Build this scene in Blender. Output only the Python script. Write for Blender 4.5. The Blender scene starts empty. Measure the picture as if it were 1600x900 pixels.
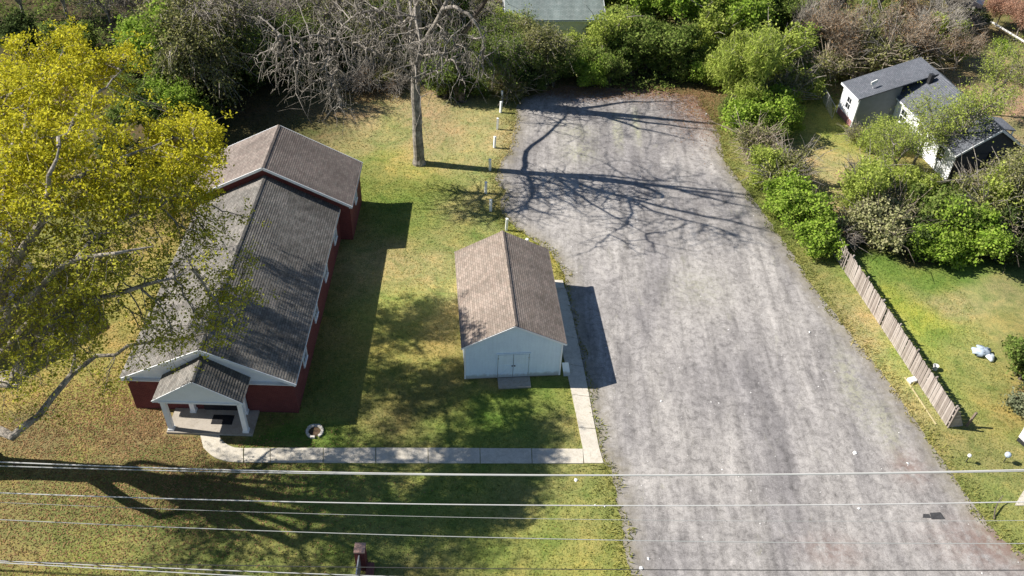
import bpy, math, random
import numpy as np
from mathutils import Matrix, Vector, geometry
rad = math.radians
S = bpy.context.scene
COL = S.collection

# ---------------------------------------------------------------- camera, sky, sun, exposure
cd = bpy.data.cameras.new('camera'); cam = bpy.data.objects.new('camera', cd); COL.objects.link(cam)
cd.sensor_width = 36; cd.lens = 31.39; cd.clip_start = .5; cd.clip_end = 3000
cam.matrix_world = Matrix(((0.99870785, -0.05081954, 0, 0), (0.03357695, 0.65985569, -0.75064176, 0),
                           (0.03814727, 0.74967182, 0.66070942, 42), (0, 0, 0, 1)))
S.camera = cam
SUN_EL, SUN_TO = 41.0, -5.0            # elevation; compass heading (from +X) the shadows point to
to = Vector((math.cos(rad(SUN_TO)) * math.cos(rad(SUN_EL)), math.sin(rad(SUN_TO)) * math.cos(rad(SUN_EL)), -math.sin(rad(SUN_EL))))
W = bpy.data.worlds.new('World'); S.world = W; W.use_nodes = True
wn = W.node_tree.nodes; sky = wn.new('ShaderNodeTexSky'); sky.sky_type = 'NISHITA'; sky.sun_disc = False
sky.sun_elevation = rad(SUN_EL); sky.sun_rotation = math.atan2(-to.x, -to.y)
sky.air_density = 1.0; sky.dust_density = .3; sky.ozone_density = 3.0
W.node_tree.links.new(sky.outputs[0], wn['Background'].inputs[0]); wn['Background'].inputs[1].default_value = .057
sl = bpy.data.lights.new('sun', 'SUN'); sl.energy = 5.0; sl.angle = rad(.5); sl.color = (1, .94, .85)
so = bpy.data.objects.new('sun', sl); COL.objects.link(so); so.rotation_euler = to.to_track_quat('-Z', 'Y').to_euler()
so.location = (-60, 0, 60)
S.view_settings.view_transform = 'Standard'; S.view_settings.look = 'None'; S.view_settings.gamma = 1
S.view_settings.use_curve_mapping = False
S.view_settings.exposure = .77

# ---------------------------------------------------------------- materials
MATS = {}
def nodes(name):
    m = bpy.data.materials.new(name); m.use_nodes = True; MATS[name] = m
    nt = m.node_tree; b = nt.nodes['Principled BSDF']
    b.inputs['Specular IOR Level'].default_value = .25
    return m, nt, b
def link(nt, a, b): nt.links.new(a, b)
def noise(nt, vec, scale, detail=4, rough=.6, dist=0):
    n = nt.nodes.new('ShaderNodeTexNoise'); n.inputs['Scale'].default_value = scale; n.inputs['Detail'].default_value = detail
    n.inputs['Roughness'].default_value = rough; n.inputs['Distortion'].default_value = dist
    if vec is not None: link(nt, vec, n.inputs['Vector'])
    return n.outputs['Fac']
def ramp(nt, fac, stops):
    r = nt.nodes.new('ShaderNodeValToRGB'); e = r.color_ramp.elements
    while len(e) < len(stops): e.new(.5)
    for i, (p, c) in enumerate(stops):
        e[i].position = p; e[i].color = (*c, 1) if len(c) == 3 else c
    link(nt, fac, r.inputs[0]); return r.outputs[0]
def mix(nt, a, b, fac, mode='MIX'):
    n = nt.nodes.new('ShaderNodeMix'); n.data_type = 'RGBA'; n.blend_type = mode
    for v, s in ((fac, n.inputs[0]), (a, n.inputs[6]), (b, n.inputs[7])):
        if isinstance(v, (int, float)): s.default_value = v
        elif isinstance(v, tuple): s.default_value = (*v, 1)
        else: link(nt, v, s)
    return n.outputs[2]
def math_(nt, op, a, b=None, c=None):
    n = nt.nodes.new('ShaderNodeMath'); n.operation = op
    for i, v in enumerate((a, b, c)):
        if v is None: continue
        if isinstance(v, (int, float)): n.inputs[i].default_value = v
        else: link(nt, v, n.inputs[i])
    return n.outputs[0]
def g3(v): return (v, v, v)
def coord(nt, which='Object'):
    t = nt.nodes.new('ShaderNodeTexCoord'); return t.outputs[which]
def geo(nt, which='Position'): return nt.nodes.new('ShaderNodeNewGeometry').outputs[which]
def scaled(nt, vec, s, rot=0):
    m = nt.nodes.new('ShaderNodeMapping'); m.inputs['Scale'].default_value = s; m.inputs['Rotation'].default_value = (0, 0, rot)
    link(nt, vec, m.inputs['Vector']); return m.outputs[0]
def bump(nt, b, h, strength=.4, dist=.02):
    n = nt.nodes.new('ShaderNodeBump'); n.inputs['Strength'].default_value = strength; n.inputs['Distance'].default_value = dist
    link(nt, h, n.inputs['Height']); link(nt, n.outputs[0], b.inputs['Normal'])
def plain(name, c, var=.25, scale=3, rough=.7, bstr=0, metal=0, spec=.25):
    m, nt, b = nodes(name); p = coord(nt)
    f = noise(nt, p, scale, 5, .65); f2 = noise(nt, p, scale * 9, 3, .6)
    lo = tuple(x * (1 - var) for x in c); hi = tuple(min(1, x * (1 + var)) for x in c)
    col = ramp(nt, f, [(.3, lo), (.7, hi)])
    col = mix(nt, col, ramp(nt, f2, [(.3, g3(1 - var * .5)), (.7, g3(1 + var * .4))]), 1., 'MULTIPLY')
    link(nt, col, b.inputs['Base Color']); b.inputs['Roughness'].default_value = rough; b.inputs['Metallic'].default_value = metal
    b.inputs['Specular IOR Level'].default_value = spec
    if bstr: bump(nt, b, f2, bstr)
    return m
white = plain('white_paint', (.86, .88, .90), .05, 1.2, .55)
plain('shed_paint', (.74, .86, .98), .06, .9, .6)
plain('column_paint', (.86, .87, .88), .05, 2, .5)
plain('dark_metal', (.035, .036, .04), .3, 3, .45)
plain('door_dark', (.03, .027, .03), .3, 3, .4)
plain('mat_rubber', (.018, .018, .02), .3, 6, .9)
plain('soil', (.09, .06, .04), .4, 5, .95, .4)
plain('stone_ring', (.55, .52, .47), .2, 6, .85, .2)
plain('grey_roof_small', (.20, .21, .235), .15, 2, .85)
plain('pale_plastic', (.62, .68, .74), .1, 4, .4)
plain('shade_grey_siding', (.22, .24, .27), .1, 2, .7)  # shade on the lean-to's front wall, put into the colour
plain('tarp_blue', (.42, .50, .60), .25, 3, .4)
plain('front_shade_navy', (.06, .068, .085), .15, 2, .7)  # shade under the white house's front gable, put into the colour
plain('paper_white', (.8, .8, .78), .05, 4, .7)
plain('red_brick_plain', (.23, .09, .075), .25, 4, .85, .2)
plain('sign_cap', (.42, .27, .22), .15, 5, .8, .2)
plain('yellow_board', (.46, .40, .22), .12, 5, .8)
plain('wire_pale', (.50, .50, .49), .06, 1, .45)
plain('wire_grey', (.36, .37, .36), .08, 1, .5)
plain('wire_black', (.045, .045, .045), .1, 1, .6)
plain('galvanised', (.5, .51, .52), .1, 4, .4, 0, .6)
plain('post_wood', (.20, .155, .12), .3, 5, .9, .2)
plain('asphalt_patch', (.055, .055, .058), .35, 6, .95, .4)
plain('road_asphalt', (.11, .11, .115), .15, .8, .9, .3)
plain('pebble', (.62, .61, .6), .3, 2, .8)
plain('car_paint', (.05, .05, .07), .1, 3, .25, 0, 0, .6)
plain('pink_foundation', (.42, .2, .2), .15, 4, .8)
m = MATS['shed_paint']; nt = m.node_tree; b = nt.nodes['Principled BSDF']; p = coord(nt); base = b.inputs['Base Color'].links[0].from_socket
sx = nt.nodes.new('ShaderNodeSeparateXYZ'); link(nt, p, sx.inputs[0]); zz = math_(nt, 'ADD', sx.outputs[2], math_(nt, 'MULTIPLY', noise(nt, p, 3, 5, .7), -.5))
col = mix(nt, (.34, .33, .27), base, ramp(nt, zz, [(0, g3(.35)), (.22, g3(1))]))
st = noise(nt, scaled(nt, p, (6, 6, .5)), 1.2, 5, .7)
col = mix(nt, col, ramp(nt, st, [(.3, (.92, .93, .93)), (.55, g3(1.0))]), 1., 'MULTIPLY'); link(nt, col, b.inputs['Base Color'])
m, nt, b = nodes('glass_dark'); b.inputs['Base Color'].default_value = (.02, .025, .03, 1); b.inputs['Roughness'].default_value = .08
b.inputs['Specular IOR Level'].default_value = .6

def concrete(name, c):
    m, nt, b = nodes(name); p = geo(nt)
    f = noise(nt, p, .9, 5, .65); f2 = noise(nt, p, 14, 3, .6); f3 = noise(nt, p, 3, 4, .7, 1)
    col = ramp(nt, f, [(.3, tuple(x * .82 for x in c)), (.65, c)])
    col = mix(nt, col, ramp(nt, f3, [(.35, (.72, .7, .64)), (.55, g3(1))]), .55, 'MULTIPLY')
    col = mix(nt, col, ramp(nt, f2, [(.3, g3(.88)), (.7, g3(1.08))]), 1., 'MULTIPLY')
    link(nt, col, b.inputs['Base Color']); b.inputs['Roughness'].default_value = .9; bump(nt, b, f2, .25, .01)
concrete('concrete_walk', (.60, .555, .475)); concrete('concrete_slab', (.42, .38, .33))

def shingles(name, c1, c2, streak=.5):
    m, nt, b = nodes(name); uv = coord(nt, 'UV')
    br = nt.nodes.new('ShaderNodeTexBrick'); link(nt, uv, br.inputs['Vector'])
    br.inputs['Scale'].default_value = 1; br.inputs['Brick Width'].default_value = .34; br.inputs['Row Height'].default_value = .155
    br.inputs['Mortar Size'].default_value = .012; br.inputs['Mortar Smooth'].default_value = .4; br.inputs['Bias'].default_value = 0
    br.inputs['Color1'].default_value = (*c1, 1); br.inputs['Color2'].default_value = (*c2, 1)
    br.inputs['Mortar'].default_value = (*[x * .45 for x in c1], 1)
    f = noise(nt, scaled(nt, uv, (.5, .16, 1)), 1.0, 5, .6, .4); f2 = noise(nt, uv, 2.2, 4, .7); f3 = noise(nt, uv, 60, 2, .5)
    col = mix(nt, br.outputs[0], ramp(nt, f, [(.32, g3(1 - streak * .55)), (.62, g3(1.1))]), 1., 'MULTIPLY')
    col = mix(nt, col, ramp(nt, f2, [(.3, (.80, .84, .82)), (.7, (1.12, 1.08, 1.05))]), 1., 'MULTIPLY')
    col = mix(nt, col, ramp(nt, f3, [(.3, g3(.82)), (.7, g3(1.15))]), 1., 'MULTIPLY')
    link(nt, col, b.inputs['Base Color']); b.inputs['Roughness'].default_value = .92; b.inputs['Specular IOR Level'].default_value = .15
    bump(nt, b, f3, .3, .01)
shingles('shingle_grey', (.155, .145, .137), (.25, .235, .222), .6)
shingles('shingle_brown_grey', (.20, .165, .152), (.275, .235, .215), .35)
shingles('shingle_shed', (.25, .205, .175), (.345, .285, .25), .45)
shingles('shingle_slate', (.115, .125, .15), (.15, .16, .19), .2)
shingles('shingle_pale_green', (.24, .29, .29), (.29, .34, .34), .5)

def brick(name, c1, c2, mortar):
    m, nt, b = nodes(name); uv = coord(nt, 'UV')
    br = nt.nodes.new('ShaderNodeTexBrick'); link(nt, uv, br.inputs['Vector'])
    br.inputs['Scale'].default_value = 1; br.inputs['Brick Width'].default_value = .21; br.inputs['Row Height'].default_value = .075
    br.inputs['Mortar Size'].default_value = .008; br.inputs['Color1'].default_value = (*c1, 1); br.inputs['Color2'].default_value = (*c2, 1)
    br.inputs['Mortar'].default_value = (*mortar, 1)
    f = noise(nt, uv, .6, 5, .6)
    col = mix(nt, br.outputs[0], ramp(nt, f, [(.3, g3(.82)), (.7, g3(1.12))]), 1., 'MULTIPLY')
    link(nt, col, b.inputs['Base Color']); b.inputs['Roughness'].default_value = .88
    bump(nt, b, br.outputs['Fac'], -.3, .01)
brick('brick_red', (.125, .026, .028), (.175, .038, .036), (.16, .085, .075))

m, nt, b = nodes('weathered_wood'); p = coord(nt)
info = nt.nodes.new('ShaderNodeObjectInfo')
f = noise(nt, scaled(nt, p, (14, 14, .9)), 3, 5, .7)
col = ramp(nt, f, [(.25, (.22, .19, .17)), (.55, (.38, .345, .32)), (.8, (.46, .43, .40))])
col = mix(nt, col, ramp(nt, info.outputs['Random'], [(0, (.66, .62, .60)), (.5, (1, .97, .95)), (1, (1.2, 1.18, 1.18))]), 1., 'MULTIPLY')
link(nt, col, b.inputs['Base Color']); b.inputs['Roughness'].default_value = .9; bump(nt, b, f, .4, .01)

def bark(name, c, c2, s=1):
    m, nt, b = nodes(name); p = coord(nt)
    f = noise(nt, scaled(nt, p, (5 * s, 5 * s, 1.2 * s)), 2, 6, .7, .5); f2 = noise(nt, p, .8, 4, .6)
    col = ramp(nt, f, [(.3, c), (.65, c2)])
    f3 = noise(nt, p, 2.2, 5, .7)
    col = mix(nt, col, ramp(nt, f2, [(.3, g3(.7)), (.7, g3(1.2))]), 1., 'MULTIPLY')
    col = mix(nt, col, ramp(nt, f3, [(.38, g3(.5)), (.5, g3(.95)), (.64, g3(1.35))]), 1., 'MULTIPLY')
    link(nt, col, b.inputs['Base Color']); b.inputs['Roughness'].default_value = .95; bump(nt, b, f, .7, .04)
bark('bark_grey', (.16, .14, .12), (.38, .345, .30)); bark('bark_pale', (.22, .195, .16), (.52, .48, .42))
bark('bark_limb', (.14, .12, .10), (.40, .36, .31), .8); bark('bark_trunk', (.13, .115, .098), (.38, .345, .30), 1.3)
bark('bark_dark', (.06, .05, .042), (.16, .135, .11)); bark('bark_tan', (.25, .20, .15), (.48, .41, .32))
def leaf(name, cols, trans=.4):
    m, nt, b = nodes(name); r = geo(nt, 'Random Per Island'); p = coord(nt)
    k = len(cols)
    col = ramp(nt, r, [(i / (k - 1), c) for i, c in enumerate(cols)])
    f = noise(nt, p, .9, 3, .6)
    col = mix(nt, col, ramp(nt, f, [(.3, (.72, .74, .7)), (.7, (1.22, 1.18, 1.1))]), 1., 'MULTIPLY')
    d = nt.nodes.new('ShaderNodeBsdfDiffuse'); t = nt.nodes.new('ShaderNodeBsdfTranslucent'); mx = nt.nodes.new('ShaderNodeMixShader')
    link(nt, col, d.inputs[0]); link(nt, col, t.inputs[0]); mx.inputs[0].default_value = trans
    link(nt, d.outputs[0], mx.inputs[1]); link(nt, t.outputs[0], mx.inputs[2])
    link(nt, mx.outputs[0], nt.nodes['Material Output'].inputs[0]); nt.nodes.remove(b)
leaf('leaf_yellow', [(.34, .32, .025), (.57, .54, .035), (.74, .69, .08), (.42, .44, .05)])
leaf('leaf_yellow_thin', [(.28, .29, .05), (.47, .48, .06), (.64, .62, .10), (.34, .38, .07)])
leaf('leaf_green', [(.10, .15, .04), (.17, .25, .06), (.27, .36, .09), (.20, .21, .09)])
leaf('leaf_bright', [(.17, .28, .04), (.28, .43, .06), (.42, .56, .10), (.22, .28, .08)])
leaf('leaf_lime', [(.24, .31, .06), (.38, .48, .10), (.52, .60, .15), (.30, .34, .10)])
leaf('leaf_olive', [(.11, .125, .05), (.20, .215, .08), (.30, .31, .12), (.36, .34, .18)], .2)
leaf('leaf_cream', [(.18, .20, .08), (.32, .33, .16), (.46, .45, .27), (.22, .24, .10)], .2)
leaf('leaf_dark', [(.035, .05, .02), (.06, .09, .03), (.10, .14, .045), (.05, .07, .03)], .15)
leaf('leaf_grey_green', [(.10, .12, .07), (.18, .20, .12), (.26, .28, .18)], .2)
leaf('leaf_pink', [(.38, .20, .14), (.52, .31, .23), (.62, .42, .33), (.30, .18, .12)])
leaf('leaf_dry', [(.16, .09, .05), (.28, .17, .09), (.36, .24, .13), (.20, .12, .08)], .1)
leaf('ivy', [(.03, .05, .015), (.06, .10, .025), (.10, .15, .04)], .15)

# ground: colour patches come from a vertex attribute, fine detail from noise
def tinted(name, blade=False):
    m, nt, b = nodes(name)
    a = nt.nodes.new('ShaderNodeAttribute'); a.attribute_name = 'tint'; p = geo(nt)
    col = a.outputs['Color']
    if blade:
        r = geo(nt, 'Random Per Island')
        col = mix(nt, col, ramp(nt, r, [(0, (.9, 1.0, .85)), (.5, g3(1.3)), (1, (1.9, 1.75, 1.6))]), 1., 'MULTIPLY')
    else:
        f1 = noise(nt, p, .55, 6, .62, .6); f2 = noise(nt, p, 2.6, 6, .7, .4); f3 = noise(nt, p, 11, 4, .75); f4 = noise(nt, p, .16, 3, .5)
        col = mix(nt, col, ramp(nt, f1, [(.32, (.66, .80, .66)), (.5, g3(1)), (.68, (1.26, 1.10, 1.1))]), 1., 'MULTIPLY')
        col = mix(nt, col, ramp(nt, f2, [(.3, (.62, .68, .62)), (.5, g3(1)), (.72, (1.32, 1.2, 1.12))]), 1., 'MULTIPLY')
        col = mix(nt, col, ramp(nt, f3, [(.3, g3(.62)), (.7, g3(1.36))]), 1., 'MULTIPLY')
        col = mix(nt, col, ramp(nt, f4, [(.35, (.9, 1.02, .86)), (.65, (1.1, 1.0, 1.1))]), 1., 'MULTIPLY')
        bump(nt, b, f3, .8, .08)
    if blade:
        d = nt.nodes.new('ShaderNodeBsdfDiffuse'); t = nt.nodes.new('ShaderNodeBsdfTranslucent'); mx = nt.nodes.new('ShaderNodeMixShader'); mx.inputs[0].default_value = .5
        link(nt, col, d.inputs[0]); link(nt, col, t.inputs[0]); link(nt, d.outputs[0], mx.inputs[1]); link(nt, t.outputs[0], mx.inputs[2])
        link(nt, mx.outputs[0], nt.nodes['Material Output'].inputs[0]); nt.nodes.remove(b); return
    link(nt, col, b.inputs['Base Color']); b.inputs['Roughness'].default_value = .95; b.inputs['Specular IOR Level'].default_value = .08
tinted('ground_cover'); tinted('grass_blade', True)

m, nt, b = nodes('lot_gravel'); p = geo(nt)
a = nt.nodes.new('ShaderNodeAttribute'); a.attribute_name = 'edge'; ed = a.outputs['Fac']
pr = scaled(nt, p, (1, .38, 1), rad(-14))
f1 = noise(nt, pr, .16, 5, .62, .6); f2 = noise(nt, pr, .8, 9, .76, .5); f3 = noise(nt, p, 2.4, 7, .78, .5); f4 = noise(nt, p, 16, 3, .7)
col = ramp(nt, f2, [(.28, (.162, .155, .150)), (.41, (.258, .246, .238)), (.54, (.328, .313, .300)), (.70, (.42, .40, .38))])
col = mix(nt, col, ramp(nt, f1, [(.38, (.76, .755, .78)), (.58, (1.08, 1.07, 1.06))]), 1., 'MULTIPLY')
col = mix(nt, col, ramp(nt, f3, [(.33, g3(.56)), (.5, g3(1)), (.7, g3(1.32))]), 1., 'MULTIPLY')
col = mix(nt, col, ramp(nt, f4, [(.3, g3(.74)), (.7, g3(1.24))]), 1., 'MULTIPLY')
tr = noise(nt, scaled(nt, p, (1, .05, 1), rad(-13)), 1.3, 5, .65, .15)
col = mix(nt, col, ramp(nt, tr, [(.36, g3(.80)), (.5, g3(1)), (.64, g3(1.12))]), 1., 'MULTIPLY')
fs = noise(nt, pr, 1.1, 6, .78, .8)
col = mix(nt, col, (.34, .33, .25), math_(nt, 'MULTIPLY', ramp(nt, fs, [(.60, g3(0)), (.72, g3(1))]), .45))
v = nt.nodes.new('ShaderNodeTexVoronoi'); v.inputs['Scale'].default_value = 4.2; link(nt, p, v.inputs['Vector'])
col = mix(nt, col, (.62, .61, .59), ramp(nt, v.outputs['Distance'], [(.025, g3(.6)), (.07, g3(0))]))
fe = noise(nt, p, 1.1, 5, .7)
em = math_(nt, 'MULTIPLY', ed, ramp(nt, fe, [(.30, g3(.1)), (.62, g3(1))]))
a2 = nt.nodes.new('ShaderNodeAttribute'); a2.attribute_name = 'soil'
col = mix(nt, col, (.23, .205, .15), em)
a3 = nt.nodes.new('ShaderNodeAttribute'); a3.attribute_name = 'moss'; fm = noise(nt, p, 2.2, 5, .8)
col = mix(nt, col, (.46, .46, .30), math_(nt, 'MULTIPLY', a3.outputs['Fac'], ramp(nt, fm, [(.40, g3(0)), (.56, g3(.9))])))
fb = noise(nt, p, 1.8, 5, .75)
col = mix(nt, col, (.20, .12, .095), math_(nt, 'MULTIPLY', a2.outputs['Fac'], ramp(nt, fb, [(.36, g3(0)), (.55, g3(1))])))
link(nt, col, b.inputs['Base Color']); b.inputs['Roughness'].default_value = .95; b.inputs['Specular IOR Level'].default_value = .1
bump(nt, b, f3, .5, .05)

# ---------------------------------------------------------------- mesh helpers
def tag(o, label=None, cat=None, group=None, kind=None):
    for k, v in (('label', label), ('category', cat), ('group', group), ('kind', kind)):
        if v: o[k] = v
    return o
def empty(name, loc, rz=0):
    o = bpy.data.objects.new(name, None); COL.objects.link(o); o.location = (*loc[:2], loc[2] if len(loc) > 2 else 0); o.rotation_euler.z = rz
    o.empty_display_size = .3
    return o
def auto_uv(me):
    n = len(me.loops)
    co = np.zeros(len(me.vertices) * 3, np.float32); me.vertices.foreach_get('co', co); co = co.reshape(-1, 3)
    li = np.zeros(n, np.int32); me.loops.foreach_get('vertex_index', li)
    nr = np.zeros(len(me.polygons) * 3, np.float32); me.polygons.foreach_get('normal', nr); nr = nr.reshape(-1, 3)
    lt = np.zeros(len(me.polygons), np.int32); me.polygons.foreach_get('loop_total', lt)
    N = np.repeat(nr, lt, 0)
    t = np.stack([-N[:, 1], N[:, 0], np.zeros(n)], 1); L = np.linalg.norm(t, axis=1)
    flat = L < .05; t[flat] = (1, 0, 0); L[flat] = 1; t /= L[:, None]
    bb = np.cross(N, t); p = co[li]
    uv = np.stack([(p * t).sum(1), (p * bb).sum(1)], 1).astype(np.float32)
    me.uv_layers.new(name='UVMap').data.foreach_set('uv', uv.ravel())
class MB:
    def __init__(s): s.v = []; s.f = []
    def add(s, vs, fs):
        k = len(s.v); s.v += [tuple(x) for x in vs]; s.f += [tuple(k + i for i in f) for f in fs]; return s
    def quad(s, *p): return s.add(p, [tuple(range(len(p)))])
    def box(s, x0, x1, y0, y1, z0, z1):
        return s.add([(x0, y0, z0), (x1, y0, z0), (x1, y1, z0), (x0, y1, z0), (x0, y0, z1), (x1, y0, z1), (x1, y1, z1), (x0, y1, z1)],
                     [(3, 2, 1, 0), (4, 5, 6, 7), (0, 1, 5, 4), (1, 2, 6, 5), (2, 3, 7, 6), (3, 0, 4, 7)])
    def slab(s, pts, dz):       # polygon (counter-clockwise from above) with its underside dz lower
        n = len(pts); bot = [(p[0], p[1], p[2] - dz) for p in pts]
        return s.add(list(pts) + bot, [tuple(range(n)), tuple(range(2 * n - 1, n - 1, -1))] + [(i, n + i, n + (i + 1) % n, (i + 1) % n) for i in range(n)])
    def bar(s, p, q, w, h=None, roll=0):
        h = h or w; p, q = Vector(p), Vector(q); d = (q - p).normalized()
        u = d.cross(Vector((0, 0, 1))); u = u.normalized() if u.length > .01 else Vector((1, 0, 0)); v_ = u.cross(d)
        u, v_ = u * (w / 2), v_ * (h / 2)
        c = [p - u - v_, p + u - v_, p + u + v_, p - u + v_, q - u - v_, q + u - v_, q + u + v_, q - u + v_]
        return s.add(c, [(3, 2, 1, 0), (4, 5, 6, 7), (0, 1, 5, 4), (1, 2, 6, 5), (2, 3, 7, 6), (3, 0, 4, 7)])
    def tube(s, pts, r, n=8, cap=True):
        pts = [Vector(p) for p in pts]; rs = r if isinstance(r, (list, tuple)) else [r] * len(pts); k = len(s.v); ref = None
        for i, p in enumerate(pts):
            d = (pts[min(i + 1, len(pts) - 1)] - pts[max(i - 1, 0)]).normalized()
            if ref is None: ref = d.orthogonal().normalized()
            ref = (ref - d * ref.dot(d)).normalized(); w = d.cross(ref)
            for j in range(n):
                a_ = 2 * math.pi * j / n; s.v.append(tuple(p + (ref * math.cos(a_) + w * math.sin(a_)) * rs[i]))
        for i in range(len(pts) - 1):
            for j in range(n): s.f.append((k + i * n + j, k + i * n + (j + 1) % n, k + (i + 1) * n + (j + 1) % n, k + (i + 1) * n + j))
        if cap:
            s.f.append(tuple(k + j for j in range(n - 1, -1, -1))); e = k + (len(pts) - 1) * n; s.f.append(tuple(e + j for j in range(n)))
        return s
    def mesh(s, name, mat):
        me = bpy.data.meshes.new(name); me.from_pydata(s.v, [], s.f); me.materials.append(MATS[mat]); auto_uv(me); return me
    def build(s, name, mat, parent=None, loc=None):
        o = bpy.data.objects.new(name, s.mesh(name, mat)); COL.objects.link(o)
        if parent: o.parent = parent
        if loc: o.location = loc
        return o
def np_mesh(name, V, F, mat, smooth=False):
    """V (n,3) array, F (m,k) array of k-gons"""
    me = bpy.data.meshes.new(name); k = F.shape[1]
    me.vertices.add(len(V)); me.vertices.foreach_set('co', np.ascontiguousarray(V, np.float32).ravel())
    me.loops.add(F.size); me.loops.foreach_set('vertex_index', np.ascontiguousarray(F, np.int32).ravel())
    me.polygons.add(len(F)); me.polygons.foreach_set('loop_start', np.arange(0, F.size, k, dtype=np.int32))
    me.polygons.foreach_set('loop_total', np.full(len(F), k, np.int32))
    if smooth: me.polygons.foreach_set('use_smooth', np.ones(len(F), bool))
    me.update(calc_edges=True); me.materials.append(MATS[mat]); return me
def obj(name, me, parent=None, loc=None):
    o = bpy.data.objects.new(name, me); COL.objects.link(o)
    if parent: o.parent = parent
    if loc is not None: o.location = loc
    return o
def copy_tree(o, parent=None):
    c = o.copy(); COL.objects.link(c)
    if parent: c.parent = parent
    for ch in list(o.children): copy_tree(ch, c)
    return c

def roof_slope(name, r0, r1, e1, e0, mat, parent, course=.155, thick=.13, step=.016):
    """courses of shingles stepping down from ridge r0-r1 to eave e0-e1, each butt a real edge; a deck below"""
    r0, r1, e1, e0 = map(Vector, (r0, r1, e1, e0)); nrm = (r1 - r0).cross(e0 - r0)
    if nrm.z < 0: nrm = -nrm
    nrm.normalize(); L = (e0 - r0).length; n = max(2, int(L / course)); b = MB()
    flip = (r1 - r0).cross(e0 - r0).z > 0
    for i in range(n):
        t0, t1 = i / n, (i + 1) / n
        a0, a1 = r0.lerp(e0, t0), r1.lerp(e1, t0); c0, c1 = r0.lerp(e0, t1) + nrm * step, r1.lerp(e1, t1) + nrm * step
        d0, d1 = c0 - nrm * step, c1 - nrm * step
        q = [a0, c0, c1, a1] if flip else [a0, a1, c1, c0]
        b.quad(*q); q = [c0, d0, d1, c1] if flip else [c0, c1, d1, d0]; b.quad(*q)
    top = [r0, e0, e1, r1] if flip else [r0, r1, e1, e0]
    nn = len(top); dn = -nrm * thick; o_ = -nrm * .004
    b.add([p + o_ for p in top] + [p + dn for p in top], [tuple(range(2 * nn - 1, nn - 1, -1))] + [(i, nn + i, nn + (i + 1) % nn, (i + 1) % nn) for i in range(nn)])
    return b.build(name, mat, parent)
def ridge_cap(p, q, slope_l, slope_r, mat, parent, w=.15):
    p, q = Vector(p), Vector(q); d = (q - p).normalized(); s = d.cross(Vector((0, 0, 1))).normalized(); n = max(1, int((q - p).length / .28)); b = MB()
    for i in range(n):
        a, c = p.lerp(q, i / n), p.lerp(q, min(1, (i + 1.12) / n)); up0, up1 = Vector((0, 0, .03)), Vector((0, 0, .045))
        L_ = s * w - Vector((0, 0, w * slope_r)); R_ = -s * w - Vector((0, 0, w * slope_l))
        b.quad(a + up0, a + L_ + up0, c + L_ + up1, c + up1); b.quad(a + up0, c + up1, c + R_ + up1, a + R_ + up0)
        b.quad(c + up1, c + L_ + up1, c + L_, c); b.quad(c + up1, c, c + R_, c + R_ + up1)
    return b.build('ridge_cap', mat, parent)
def window(parent, mat, origin, ax, out, w, h, z, depth=.06, bars=1):
    """window on a wall: origin centre at sill, ax = wall direction, out = outward normal"""
    ax, out = Vector((*ax, 0)), Vector((*out, 0)); o = Vector((*origin, z)); f = MB(); up = Vector((0, 0, 1)); t = .09
    def brd(p, q, ww): f.bar(p + out * .012, q + out * .012, ww, ww)
    brd(o - ax * w / 2, o + ax * w / 2, t); brd(o - ax * w / 2 + up * h, o + ax * w / 2 + up * h, t)
    brd(o - ax * (w / 2) + up * (t / 2 + .002), o - ax * (w / 2) + up * (h - t / 2 - .002), t); brd(o + ax * (w / 2) + up * (t / 2 + .002), o + ax * (w / 2) + up * (h - t / 2 - .002), t)
    f.bar(o + up * h / 2 + out * .025 - ax * (w / 2 - .06), o + up * h / 2 + out * .025 + ax * (w / 2 - .06), .05, .05)
    for k in range(bars):
        x = -w / 2 + w * (k + 1) / (bars + 1); f.bar(o + ax * x + up * .05 + out * .022, o + ax * x + up * (h - .05) + out * .022, .03, .03)
    fr = f.build('window', mat, parent)
    s = MB(); s.bar(o - ax * (w / 2 + .08) - up * .07 + out * .045, o + ax * (w / 2 + .08) - up * .07 + out * .045, .085, .06); s.build('sill', mat, fr)
    g = MB(); p = out * .006
    q = [o - ax * w / 2 + p, o + ax * w / 2 + p, o + ax * w / 2 + up * h + p, o - ax * w / 2 + up * h + p]
    g.quad(*q); g.build('pane', 'glass_dark', fr)
    return fr

# ---------------------------------------------------------------- outlines of the ground areas (metres)
LOT = [(9.6, 19.0), (6.97, 25.38), (6.77, 27.68), (6.45, 30.15), (6.31, 32.37), (5.91, 32.62), (5.35, 36.20), (5.12, 38.84), (4.62, 42.26), (4.08, 46.00), (3.83, 47.87), (3.76, 49.42), (2.83, 51.77), (1.56, 53.28),
       (0.16, 54.60), (-0.94, 56.15), (-1.26, 57.82), (-0.91, 59.44), (-1.82, 61.00), (-1.69, 62.90), (-1.03, 65.12), (-0.65, 67.00), (-0.42, 70.46), (-0.55, 72.95), (0.05, 74.91), (2.58, 76.39), (4.24, 77.55), (8.87, 77.53),
       (13.18, 77.48), (16.68, 76.84), (17.45, 73.35), (17.93, 70.04), (17.78, 65.86), (18.76, 62.27), (19.74, 58.76), (20.51, 55.72), (21.15, 53.01), (21.91, 49.40), (22.97, 46.10), (23.95, 43.04), (24.86, 40.19),
       (25.55, 37.02), (26.19, 34.09), (26.85, 31.39), (27.68, 28.90), (28.96, 27.69), (31, 25.2), (31.5, 19.0)]
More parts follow.
